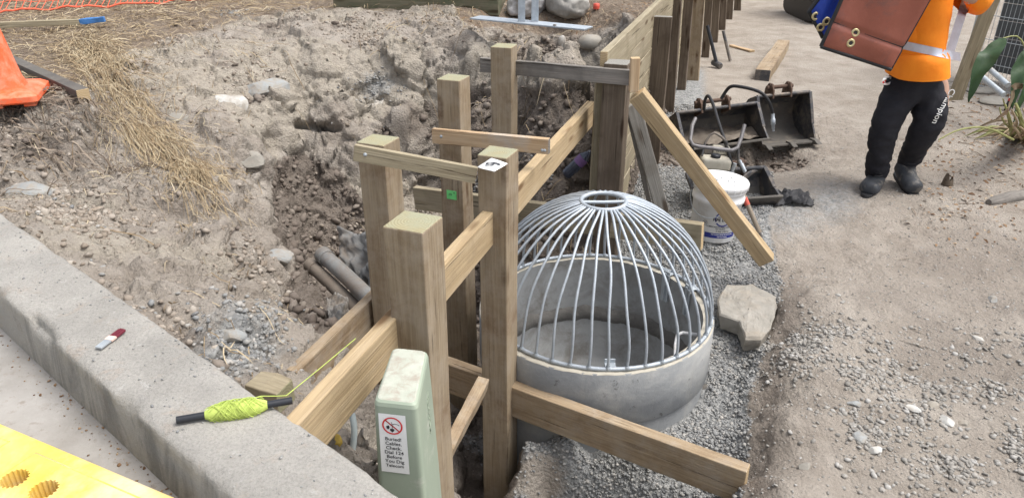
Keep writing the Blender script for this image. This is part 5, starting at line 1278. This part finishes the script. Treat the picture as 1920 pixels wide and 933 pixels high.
# white service pipe near the pedestal
m = MB(); m.tube(smooth([P(660,775,y=1.98), P(664,800,y=1.96), P(663,830,y=1.95), P(657,862,y=1.95), P(650,900,y=1.97)]), .0105, 12)
tag(m.build('service_pipe', surf('bluish_white_pipe', C4(.42,.52,.56), C4(.58,.62,.60), 14, .5, bump=.0005, dirt=C4(.5,.46,.36), dirt_amt=.3)), 'short curved bluish white service pipe in the gap beside the cable pedestal', 'pipe')
gs_ = on_ground(335, 268, .2) if False else None
drape_sheet('grey_scrap', [P(676,802,y=2.02), P(690,835,y=2.0), P(686,872,y=1.98), P(662,868,y=1.98)], M_GEO, 'grey plastic scrap beside the curved service pipe', 'scrap', .012, 9, n=10, fold=1)
sack('yellow_foam', 630, 832, .022, (1,.8,.7), plain('yellow_foam', C4(.55,.38,.08), .9, var=.3), 'small yellow foam lump under the end of the long beam', 5, zl=.3, cat='foam')
# ================================================================== RIGHT EDGE
M_PANEL = plain('fence_wire', C4(.42,.45,.46), .5, .4)
fn = thing('mesh_fence_panel', 'grey welded wire mesh fence panel standing behind the leafy plant', 'fence', on_ground(1860, 180, .12))
fa, fb = on_ground(1800, 158, .12), on_ground(2080, 225, .12)
fd = (fb-fa); fd.z = 0; FLn = fd.length; fd.normalize()
fz = .12
m = MB(); 
for k in range(int(FLn/.05)): q_ = fa+fd*.05*k; m.tube([(q_.x, q_.y, fz), (q_.x, q_.y, fz+1.9)], .0028, 5)
o = m.build('upright_wires', M_PANEL, fn, I4); o['kind'] = 'stuff'
for z in (0.05, .30, .55, .80, 1.05, 1.30, 1.55, 1.88): m = MB(); m.tube([(fa.x, fa.y, fz+z), (fa.x+fd.x*FLn, fa.y+fd.y*FLn, fz+z)], .0045, 6); m.build('cross_wire', M_PANEL, fn, I4)
for q_ in (fa, fa+fd*FLn): m = MB(); m.tube([(q_.x, q_.y, fz-.05), (q_.x, q_.y, fz+1.95)], .02, 12); m.build('frame_tube', M_PANEL, fn, I4)
# dark shed wall behind it
w0 = fa+Vector((fd.y*-1, fd.x, 0))*.55-fd*.1
bdw = thing('dark_boundary_wall', 'dark grey boarded wall seen through the wire mesh panel', 'wall', tuple(w0))
nrm = Vector((-fd.y, fd.x, 0))
M_DARKW = surf('dark_boards', C4(.055,.06,.062), C4(.10,.105,.108), 5, .7, bump=.001)
for k in range(11): 
    z = .1+.19*k; fm = frame(w0+Vector((0,0,z+.09)), w0+fd*5+Vector((0,0,z+.09))); m = MB(); m.box((0,0,0), (5, .03, .184)); bevel(m.build('board', M_DARKW, bdw, fm), .003)
# leaning plank
a = P(1790, 186, y=6.75); b = P(1856, 10, y=6.55); b2 = b+(b-a)*.25
timber('leaning_plank', a, b2, .115, .045, [M_BOARD, M_PINE_E], 'weathered upright plank behind the worker at the mesh panel', 'plank', up=(0,-1,0), warp=.003)
for i, (u0, v0, u1, v1, lab) in enumerate([(1856,130,1890,160,'upper of two galvanised pipes lying at the foot of the mesh panel'), (1843,146,1882,178,'lower of two galvanised pipes lying at the foot of the mesh panel')]):
    a, b = P(u0, v0, y=7.15-.15*i), P(u1, v1, y=6.85-.15*i); tag(rod('galvanised_pipe', a+(a-b)*.5, b, .026, M_GALVD, None, 16), lab, 'pipe', 'galvanised pipes at the mesh panel')
for i, (u, v, s_, lab) in enumerate([(1842, 172, .13, 'brown paver stone under the galvanised pipes'), (1870, 192, .15, 'flat paver stone in front of the galvanised pipes')]):
    rock('paver_stone', u, v, s_, (1.5, 1.0, .30), M_ROCK, lab, 90+i, .13, rz=.4, group='pavers by the mesh panel', sink=.1)
mk = on_ground(1887, 208, .13); mkt = thing('marker_can', 'red and blue spray marker can standing among the plant stems', 'spray can', tuple(mk))
Mk = Matrix.Translation(mk) @ Matrix.Rotation(R(8), 4, 'Y')
m = MB(); m.lathe([(0,0),(.026,0),(.027,.01),(.027,.10)], 20); m.build('grip', M_BLACKP, mkt, Mk)
m = MB(); m.lathe([(.0272,.10),(.0272,.19),(.02,.205)], 20); m.build('can', plain('red_can', C4(.55,.04,.04), .35), mkt, Mk)
m = MB(); m.lathe([(.0274,.13),(.0274,.15)], 20); m.build('label_band', M_PAPER, mkt, Mk)
m = MB(); m.lathe([(.020,.20),(.019,.235),(.012,.26),(0,.262)], 20); m.build('cap', plain('blue_cap', C4(.03,.25,.65), .35), mkt, Mk)
# log
a = on_ground(1852, 384, .1, .012); b = on_ground(1990, 352, .1, .015)
m = MB(); L = (b-a).length; m.tube([(-L/2+L*k/12, .008*math.sin(k), .006*math.cos(k*1.7)) for k in range(13)], [.022,.040,.044,.046,.047,.046,.048,.047,.046,.045,.046,.044,.042], 18)
tag(m.build('grey_log', M_GREYW, None, frame(a, b)), 'weathered grey round log lying at the picture edge below the plant', 'log')
m = MB(); g_ = on_ground(1775, 348, .1); n = 14
m.grid([[(g_.x + (.050-.018*(z/.11))*math.cos(6.283*k/n)*(1+.2*math.sin(k*3)), g_.y + .03*math.sin(6.283*k/n)*(1+.2*math.cos(k*5)), gz(g_.x, g_.y)-.01+z*(.75+.35*math.sin(k*2.3)+.2*math.sin(k*5.1))) for k in range(n+1)] for z in (0, .04, .075, .10)])
tag(m.build('wood_stump', M_OLD), 'small splintered wood stump in the litter beside the boots', 'stump')
# plant --------------------------------------------------------
plt_ = thing('broadleaf_plant', 'leafy plant with broad dark green blades and dry stems at the edge of the path', 'plant', on_ground(1925, 268, .12))
M_LEAF = surf('green_leaf', C4(.016,.045,.015), C4(.035,.078,.025), 9, .55, bump=.0006, bscale=60, spec=.4)
M_LEAFD = surf('dry_leaf', C4(.26,.19,.12), C4(.42,.33,.22), 9, .8, bump=.001)
M_STEM = surf('yellow_green_stem', C4(.20,.22,.08), C4(.34,.33,.14), 12, .6, bump=.0006)
def blade(pts, wmax, mat, name, side_v=Vector((1,0,0)), n=10, cup=.15, prof=None):
    ps = smooth([Vector(p) for p in pts], 4); m = MB(); rows = []
    for i, p in enumerate(ps):
        t_ = i/(len(ps)-1); w_ = wmax*(math.sin(math.pi*min(1, t_*.92+.08))**.8 if prof is None else prof(t_)); d_ = (ps[min(i+1,len(ps)-1)]-ps[max(i-1,0)]).normalized()
        s_ = (side_v-d_*side_v.dot(d_)).normalized(); nn = d_.cross(s_); rows.append([p + s_*w_*q_ + nn*abs(q_)*cup*w_ + nn*.006*math.sin(i*1.3+q_*3) for q_ in (-1,-.66,-.33,0,.33,.66,1)])
    m.grid(rows); o = m.build(name, mat, plt_, I4, fixn=False); return o
blade([P(1880,72,y=5.55), P(1868,90,y=5.5), P(1848,112,y=5.45), P(1830,145,y=5.42), P(1816,192,y=5.42)], .066, M_LEAF, 'leaf', Vector((.8,.1,.5)))
blade([P(1925,95,y=5.6), P(1912,125,y=5.55), P(1905,155,y=5.5), P(1898,205,y=5.5)], .055, M_LEAF, 'leaf', Vector((.9,.1,.2)))
blade([P(1960,90,y=5.4), P(1935,110,y=5.3), P(1922,150,y=5.3), P(1925,190,y=5.3)], .065, M_LEAF, 'leaf', Vector((.7,.5,.2)))
blade([P(1930,140,y=5.8), P(1915,180,y=5.75), P(1900,230,y=5.75)], .06, M_LEAF, 'leaf', Vector((.7,.5,.2)))
blade([P(1930,165,y=5.35), P(1905,162,y=5.3), P(1897,180,y=5.3), P(1890,205,y=5.32), P(1866,225,y=5.35)], .028, M_LEAFD, 'leaf', Vector((.3,.2,1)))
base = on_ground(1918, 262, .12)
r = random.Random(9)
def stem(pts, r0, mat): m = MB(); ps = smooth([Vector(p) for p in pts], 4); m.tube(ps, [r0*(1-.5*i/len(ps)) for i in range(len(ps))], 7); return m.build('stem', mat, plt_, I4)
stem([base, P(1935,160,y=5.6), P(1915,75,y=5.6), P(1880,72,y=5.55)], .008, M_STEM)
stem([P(1900,262,y=5.4), P(1850,240,y=5.3), P(1800,243,y=5.2), P(1760,262,y=5.15)], .009, M_STEM)
for k in range(16):
    u = r.uniform(1868, 1930); v = r.uniform(185, 240); stem([base+Vector((r.uniform(-.12,.1), r.uniform(-.1,.1), 0)), P(u+10, (v+262)/2, y=5.55), P(u, v, y=5.5+r.uniform(-.15,.2))], r.uniform(.008,.016), M_STEM if k % 3 else M_LEAFD)
for k in range(26):
    a_ = r.uniform(2.2, 4.6); L_ = r.uniform(.15,.5); p0 = base+Vector((r.uniform(-.1,.15), r.uniform(-.12,.1), .04)); tip = p0+Vector((math.cos(a_)*L_, math.sin(a_)*L_*.6, 0)); tip.z = gz(tip.x, tip.y)+.01; md = p0.lerp(tip,.5)+Vector((0,0,r.uniform(.02,.10)))
    blade([p0, md, tip], r.uniform(.006,.016), M_LEAFD if k % 3 else M_STEM, 'leaf', Vector((0,.3,1)))
# excavator corner -----------------------------------------------
ex = thing('mini_excavator', 'yellow mini excavator with a black rubber track at the top of the picture', 'excavator', on_ground(1516, 48, .12))
g_ = on_ground(1534, 47, .12); ez = gz(g_.x, g_.y)
m = MB(); tr = []
for k in range(40):
    a = 2*math.pi*k/40; tr.append((g_.y + .75 + .75*np.sign(math.cos(a))*abs(math.cos(a))**.6, ez+.19+.19*np.sign(math.sin(a))*abs(math.sin(a))**.7))
m.prism(tr, g_.x-.11, g_.x+.11); bevel(m.build('track', M_BLACK, ex, I4), .006)
for k in range(40):
    a, b = tr[k], tr[(k+1)%40]; m = MB(); ang = math.atan2(b[1]-a[1], b[0]-a[0])
    if k % 1 == 0: m.box((0,0,0), (.22,.035,.03)); o = m.build('track_pad', M_BLACK, ex, Matrix.Translation((g_.x, (a[0]+b[0])/2, (a[1]+b[1])/2)) @ Matrix.Rotation(ang, 4, 'X'))
M_EXY = plain('excavator_yellow', C4(.75,.42,.02), .4)
m = MB(); m.box((g_.x+.55, g_.y+.75, ez+.62), (1.0, 1.5, .42)); m.box((g_.x+.55, g_.y+1.0, ez+1.2), (.9,.9,.75)); bevel(m.build('body', M_EXY, ex, I4), .05, 4)
m = MB(); m.box((g_.x+.10, g_.y-.02, ez+.33), (.26,.05,.07)); bevel(m.build('blade_corner', M_EXY, ex, I4), .01)
m = MB(); m.prism([(a, b) for a, b in tr], g_.x+.85, g_.x+1.07); m.build('track', M_BLACK, ex, I4)

# ================================================================== WORKER
YP = 5.30
wk = thing('person', 'worker in an orange high visibility shirt and black trousers carrying folded vinyl cases', 'person', on_ground(1670, 350, .1))
def pn(u, v, y, rx, ry=None): q_ = P(u, v, y=y); return (q_.x, q_.y, q_.z, rx, ry or rx)
M_SKIN = plain('skin', C4(.42,.26,.19), .6); M_HV = surf('orange_cloth', C4(.88,.22,.01), C4(.98,.30,.02), 7, .75, bump=.004, bscale=12)
M_TRS = surf('black_cloth', C4(.010,.010,.014), C4(.022,.022,.028), 7, .8, bump=.006, bscale=14)
M_BOOT = surf('black_boot', C4(.028,.03,.035), C4(.055,.06,.068), 18, .6, bump=.001, dirt=C4(.20,.18,.155), dirt_amt=.30, dscale=14)
# continuous body under the clothes
nd = [pn(1722,118,5.32,.13,.10), pn(1728,60,5.32,.14,.10), pn(1735,10,5.32,.16,.11), pn(1738,-38,5.32,.09,.08), pn(1738,-62,5.30,.062,.062), pn(1736,-88,5.27,.085,.095), pn(1735,-120,5.27,.09,.10), pn(1735,-142,5.28,.06,.07),
      pn(1690,158,5.30,.085), pn(1660,235,5.28,.06), pn(1644,318,5.37,.045), pn(1643,336,5.39,.04,.035),
      pn(1760,158,5.32,.085), pn(1757,232,5.22,.06), pn(1704,298,5.47,.045), pn(1697,314,5.48,.04,.035),
      pn(1790,-28,5.33,.055), pn(1850,6,5.28,.043), pn(1806,-8,5.05,.032), pn(1785,-24,4.97,.034,.022),
      pn(1684,-22,5.30,.055), pn(1628,30,5.20,.043), pn(1615,-5,5.02,.032), pn(1622,-28,4.96,.034,.022)]
ed = [(0,1),(1,2),(2,3),(3,4),(4,5),(5,6),(6,7),(0,8),(8,9),(9,10),(10,11),(0,12),(12,13),(13,14),(14,15),(2,16),(16,17),(17,18),(18,19),(2,20),(20,21),(21,22),(22,23)]
link('body', skin('body', nd, ed, 0, 2), M_SKIN, wk, I4)
def hand(c, dirx, downv, s=1):
    c = Vector(c); out = []
    for k in range(4):
        L_ = (.07,.08,.076,.06)[k]; b = c + dirx*(.022*(k-1.5)); 
        me = skin('finger', [(*(b), .009), (*(b+downv*L_*.5+Vector((0,-.02,0))), .0085), (*(b+downv*L_+Vector((0,.005,0))), .0075)], [(0,1),(1,2)], 0, 1); link('finger', me, M_SKIN, wk, I4)
    me = skin('thumb', [(*(c-dirx*.035*s+downv*-.02), .011), (*(c-dirx*.06*s+downv*.02), .010), (*(c-dirx*.05*s+downv*.05), .009)], [(0,1),(1,2)], 0, 1); link('thumb', me, M_SKIN, wk, I4)
hand(P(1785,-26,y=4.96), Vector((1,0,0)), Vector((-.2,.0,-1))); hand(P(1622,-30,y=4.95), Vector((1,0,0)), Vector((.1,0,-1)), -1)
hc = P(1736,-128,y=5.28); b_ = bmesh.new(); bmesh.ops.create_uvsphere(b_, u_segments=24, v_segments=16, radius=1)
for v_ in b_.verts: v_.co = Vector((v_.co.x*.098, v_.co.y*.11+.01, v_.co.z*.10+.02)) if v_.co.z > -.2 or v_.co.y > .3 else Vector((v_.co.x*.085, v_.co.y*.07+.02, v_.co.z*.08+.02))
me = bpy.data.meshes.new('hair'); b_.to_mesh(me); b_.free(); link('hair', me, plain('dark_hair', C4(.02,.015,.012), .7), wk, Matrix.Translation(hc))
for s_ in (-1, 1):
    m = MB(); m.lathe([(0,.006),(.010,.003),(.012,0)], 12); m.build('eye', M_INK, wk, Matrix.Translation(P(1736,-104,y=5.17)+Vector((s_*.032,0,0))) @ Matrix.Rotation(R(90),4,'X'))
# trousers
def wider(nd_, f): return [(a, b, c, d*f, e*f) for a, b, c, d, e in nd_]
nd = [pn(1716,104,5.32,.20,.14), pn(1717,146,5.32,.225,.15), pn(1684,176,5.31,.140,.135), pn(1665,215,5.28,.118,.12), pn(1655,250,5.28,.100,.10), pn(1648,292,5.31,.090,.088), pn(1644,318,5.35,.082,.085), pn(1643,336,5.37,.070,.075),
      pn(1750,178,5.31,.140,.135), pn(1744,214,5.24,.128,.13), pn(1735,246,5.25,.110,.11), pn(1716,276,5.34,.092,.09), pn(1706,298,5.42,.082,.085), pn(1702,314,5.44,.070,.075)]
ed = [(0,1),(1,2),(2,3),(3,4),(4,5),(5,6),(6,7),(1,8),(8,9),(9,10),(10,11),(11,12),(12,13)]
tm_ = skin('trousers', wider(nd, .92), ed, 1, 3)
vs = np.array([v.co[:] for v in tm_.vertices]); nn_ = np.array([v.normal[:] for v in tm_.vertices])
fold = (.016*(1-np.abs(fbm(np.stack([vs[:,0]+.5*vs[:,2], vs[:,1], vs[:,2]*1.3-.3*vs[:,0]], 1), 6, 4, 120, .6))*2.6) + .003*fbm(vs*np.array([1,1,2]), 30, 2, 121))*sstep(1.05, .9, vs[:,2])
for i, v in enumerate(tm_.vertices): v.co = vs[i] + nn_[i]*fold[i]
link('trousers', tm_, M_TRS, wk, I4)
bv = BVHTree.FromPolygons([v.co[:] for v in tm_.vertices], [tuple(p.vertices) for p in tm_.polygons])
def cast(me, M, dirv, lift=.003):
    for v in me.vertices:
        p = M @ v.co; h = bv.ray_cast(p, dirv); v.co = (h[0]-dirv*lift) if h[0] is not None else p+dirv*.25
    me.update(); return me
def dense(me, cuts=0): return me
view = lambda u, v: (P(u, v, y=5.3)-Vector((0,0,CAM_H))).normalized()
def leg_text(s_, u, v, sz, mat, rot=0, name='lettering', bold=.001):
    o0 = P(u, v, y=4.8); dv_ = view(u, v) ; M = Matrix.Translation(P(u, v, y=5.3)-dv_*.5) @ Matrix.Rotation(math.pi/2, 4, 'X') @ Matrix.Rotation(rot, 4, 'Z')
    me = text_mesh(s_, sz, bold=bold); return link(name, cast(me, M, dv_), mat, wk, I4)
_q = P(1644,152,y=4.8); _h = bv.ray_cast(_q, Vector((-.0,1,-.1)).normalized())
if _h[0] is not None:
    m = MB(); m.box((0,0,0), (.02,.008,.09)); m.build('orange_tab', M_ORNG, wk, Matrix.Translation(_h[0]+Vector((-.01,0,0))) @ Matrix.Rotation(R(12),4,'Y'))
leg_text('C', 1662, 152, .085, M_PAPER, 0, 'hip_logo', .004); leg_text('c', 1658, 153, .05, M_REDINK, 0, 'hip_logo_core', .003)
leg_text('Champion', 1769, 200, .062, M_PAPER, R(-106), 'leg_lettering', .0006)
# boots
def boot(nodes, edges, sole_c, yaw, L_):
    link('boot', skin('boot', nodes, edges, 1, 2), M_BOOT, wk, I4)
for (an, heel, toe, nm) in ((P(1646,318,y=5.34), P(1643,345,y=5.37), P(1630,353,y=5.19), 'a'), (P(1702,298,y=5.44), P(1690,322,y=5.46), P(1712,350,y=5.25), 'b')):
    dv = (toe-heel); mid = heel.lerp(toe,.5)
    nodes = [(*an, .080, .085), (*(an.lerp(heel,.55)), .078, .085), (*(heel+Vector((0,0,.015))), .068, .075), (*mid, .075, .072), (*toe, .088, .066), (*(toe+dv.normalized()*.045), .058, .046)]
    link('boot', skin('boot', nodes, [(0,1),(1,2),(1,3),(3,4),(4,5)], 1, 2), M_BOOT, wk, I4)
    x = dv.normalized(); zz = Vector((0,0,1)); zz = (zz-x*zz.dot(x)).normalized(); yy = zz.cross(x); Ms = Matrix((x, yy, zz)).transposed().to_4x4(); Ms.translation = heel.lerp(toe,.55)-zz*.048
    for q_ in (.25, .42, .58):
        lp = an.lerp(mid, q_)+Vector((0,-.055,.045)); m = MB(); m.tube([lp+Vector((-.03,.012,0)), lp, lp+Vector((.03,.012,0))], .004, 6); m.build('lace', M_BLACK, wk, I4)
    L_ = dv.length+.17; out = [(L_*.5*math.copysign(abs(math.cos(t_))**.8, math.cos(t_)), (.052 if math.cos(t_) > 0 else .045)*math.copysign(abs(math.sin(t_))**.8, math.sin(t_))) for t_ in np.linspace(0, 2*math.pi, 29)[:-1]]
    m = MB(); n = len(out); m.add([(a, b, -.013) for a, b in out]+[(a, b, .013) for a, b in out], [tuple(range(n-1,-1,-1)), tuple(range(n,2*n))]+[(k,(k+1)%n,n+(k+1)%n,n+k) for k in range(n)])
    bevel(m.build('boot_sole', M_BLACK, wk, Ms), .004)
# shirt: torso and sleeves in one
nd = [pn(1716,170,5.32,.235,.165), pn(1719,135,5.32,.238,.168), pn(1724,100,5.32,.225,.16), pn(1730,50,5.32,.215,.155), pn(1736,0,5.33,.215,.15), pn(1738,-34,5.33,.13,.11),
      pn(1792,-22,5.33,.105,.10), pn(1848,4,5.28,.082,.082), pn(1828,-6,5.14,.06,.06), pn(1682,-18,5.30,.105,.10), pn(1630,28,5.20,.082,.082), pn(1620,6,5.10,.06,.06)]
sm_ = skin('shirt', wider(nd, 1.16), [(0,1),(1,2),(2,3),(3,4),(4,5),(4,6),(6,7),(7,8),(4,9),(9,10),(10,11)], 3, 3)
vs = np.array([v.co[:] for v in sm_.vertices]); nn_ = np.array([v.normal[:] for v in sm_.vertices])
fold = .018*(1-np.abs(fbm(vs*np.array([1,1,.6]), 5, 3, 130))*2.2) + .003*fbm(vs, 22, 2, 131)
vs = vs + nn_*fold[:,None]
for i, v in enumerate(sm_.vertices): v.co = vs[i]
b_ = bmesh.new(); b_.from_mesh(sm_)    # straight hem: cut the closed bottom off
hz_ = P(1720, 137, y=5.2).z
bmesh.ops.bisect_plane(b_, geom=b_.verts[:]+b_.edges[:]+b_.faces[:], plane_co=(2.85,5.2,hz_-.03), plane_no=(.10,0,-1), clear_outer=True)
b_.to_mesh(sm_); b_.free()
link('shirt', sm_, M_HV, wk, I4)
bv = BVHTree.FromPolygons([v.co[:] for v in sm_.vertices], [tuple(p.vertices) for p in sm_.polygons])
M_REFL = plain('reflective_tape', C4(.55,.57,.64), .35, .1)
def tape(us, y0=4.7):   # list of (u, v, half height)
    m = MB(); rows = [[], [], []]
    for (u, v, hh, du) in us:
        for k, s_ in enumerate((-1, 0, 1)):
            q_ = P(u+s_*du, v+s_*hh, y=y0); h = bv.ray_cast(q_, (q_-Vector((0,0,CAM_H))).normalized()); h = h[0] if h[0] is not None else P(u+s_*du, v+s_*hh, y=5.25); rows[k].append(h-(q_-Vector((0,0,CAM_H))).normalized()*.005)
    m.grid(rows); return m.build('reflective_band', M_REFL, wk, I4, fixn=False)
tape([(u, 84+(u-1690)*.21, 8, 0) for u in np.linspace(1660, 1801, 34)])
tape([(1782+(1815-1782)*t_, 95-(95+10)*t_, 2, 8) for t_ in np.linspace(0, 1, 26)])


# cases he carries ------------------------------------------------
def case(name, cs, y, th, mat, label, grom, fold=None, pipe_m=M_BLACK, seed=1, yk=None):
    pts = [P(u, v, y=y+(yk[i] if yk else 0)) for i, (u, v) in enumerate(cs)]; ce = sum(pts, Vector())/4
    nn = (pts[1]-pts[0]).cross(pts[3]-pts[0]).normalized()
    if nn.y > 0: nn = -nn
    t_ = thing(name, label, 'case', tuple(ce)); n = 22; m = MB()
    def S(u, v, s_): 
        p = pts[0].lerp(pts[1], u).lerp(pts[3].lerp(pts[2], u), v); e = min(u, 1-u, v, 1-v); bulge = min(1, e*7)**.5
        return p + nn*s_*th*(.35+.65*bulge) + nn*s_*.010*math.sin(u*9+v*5+seed)*bulge + nn*.012*math.sin(u*5+seed)*math.cos(v*4) - (nn*s_*.016*math.exp(-((v-fold(u))/.02)**2) if fold else Vector())
    for s_ in (1, -1): m.grid([[S(i/n, j/(n*2), s_) for i in range(n+1)] for j in range(n*2+1)])
    for e0, e1 in (((0,0),(1,0)),((1,0),(1,1)),((1,1),(0,1)),((0,1),(0,0))):
        row = [(e0[0]+(e1[0]-e0[0])*k/n, e0[1]+(e1[1]-e0[1])*k/n) for k in range(n+1)]; m.strip([S(a, b, 1) for a, b in row], [S(a, b, -1) for a, b in row])
    m.build('panel', mat, t_, I4, fixn=False)
    for (a0, a1) in (((0,0),(1,0)), ((0,0),(0,1)), ((1,0),(1,1))):
        m = MB(); m.tube([S(a0[0]+(a1[0]-a0[0])*k/n, a0[1]+(a1[1]-a0[1])*k/n, .8) for k in range(n+1)], .013 if a0 != (1,0) else .006, 8); m.build('edge_binding', pipe_m, t_, I4)
    if fold:
        m = MB(); m.tube([S(k/n, fold(k/n), 1)+nn*.001 for k in range(n+1)], .0035, 6); m.build('fold_seam', pipe_m, t_, I4)
    for (gu, gv) in grom:
        # find (u,v) params by search
        best = min(((S(i/40, j/60, 1)) for i in range(41) for j in range(61)), key=lambda p: (UV(*p)[0]-gu)**2+(UV(*p)[1]-gv)**2)
        Mg = Matrix.Translation(best+nn*.002) @ nn.to_track_quat('Z','Y').to_matrix().to_4x4()
        g2 = MB(); g2.lathe([(.013,.0),(.014,.004),(.021,.005),(.026,.002),(.028,-.001)], 28); g = g2.build('grommet', M_BRASS, t_, Mg)
        g2 = MB(); g2.lathe([(0,.001),(.015,.0012)], 20); g2.build('hole', M_INK, g, Mg)
    return t_
M_BRASS = surf('brass', C4(.50,.42,.22), C4(.68,.60,.36), 60, .4, .6, .0003, 200)
M_VINR = surf('red_brown_vinyl', C4(.235,.068,.043), C4(.31,.10,.066), 4, .42, bump=.003, bscale=14, dirt=C4(.16,.075,.062), dirt_amt=.25, spec=.45)
M_VINB = surf('blue_vinyl', C4(.015,.045,.30), C4(.03,.07,.42), 5, .42, bump=.003, bscale=14)
case('blue_vinyl_case', [(1517,22),(1541,70),(1640,-20),(1600,-90)], 5.05, .03, M_VINB, 'blue vinyl case with brass eyelets held behind the red brown case', [(1530,30),(1550,41),(1538,52)], seed=4)
case('red_vinyl_case', [(1537,86),(1670,130),(1775,-62),(1628,-112)], 4.92, .038, M_VINR, 'large red brown vinyl case with black binding and brass eyelets held before the worker', [(1604,63),(1596,80)], fold=lambda u: .245-.02*u, seed=1, yk=[0,0,-.02,-.02])
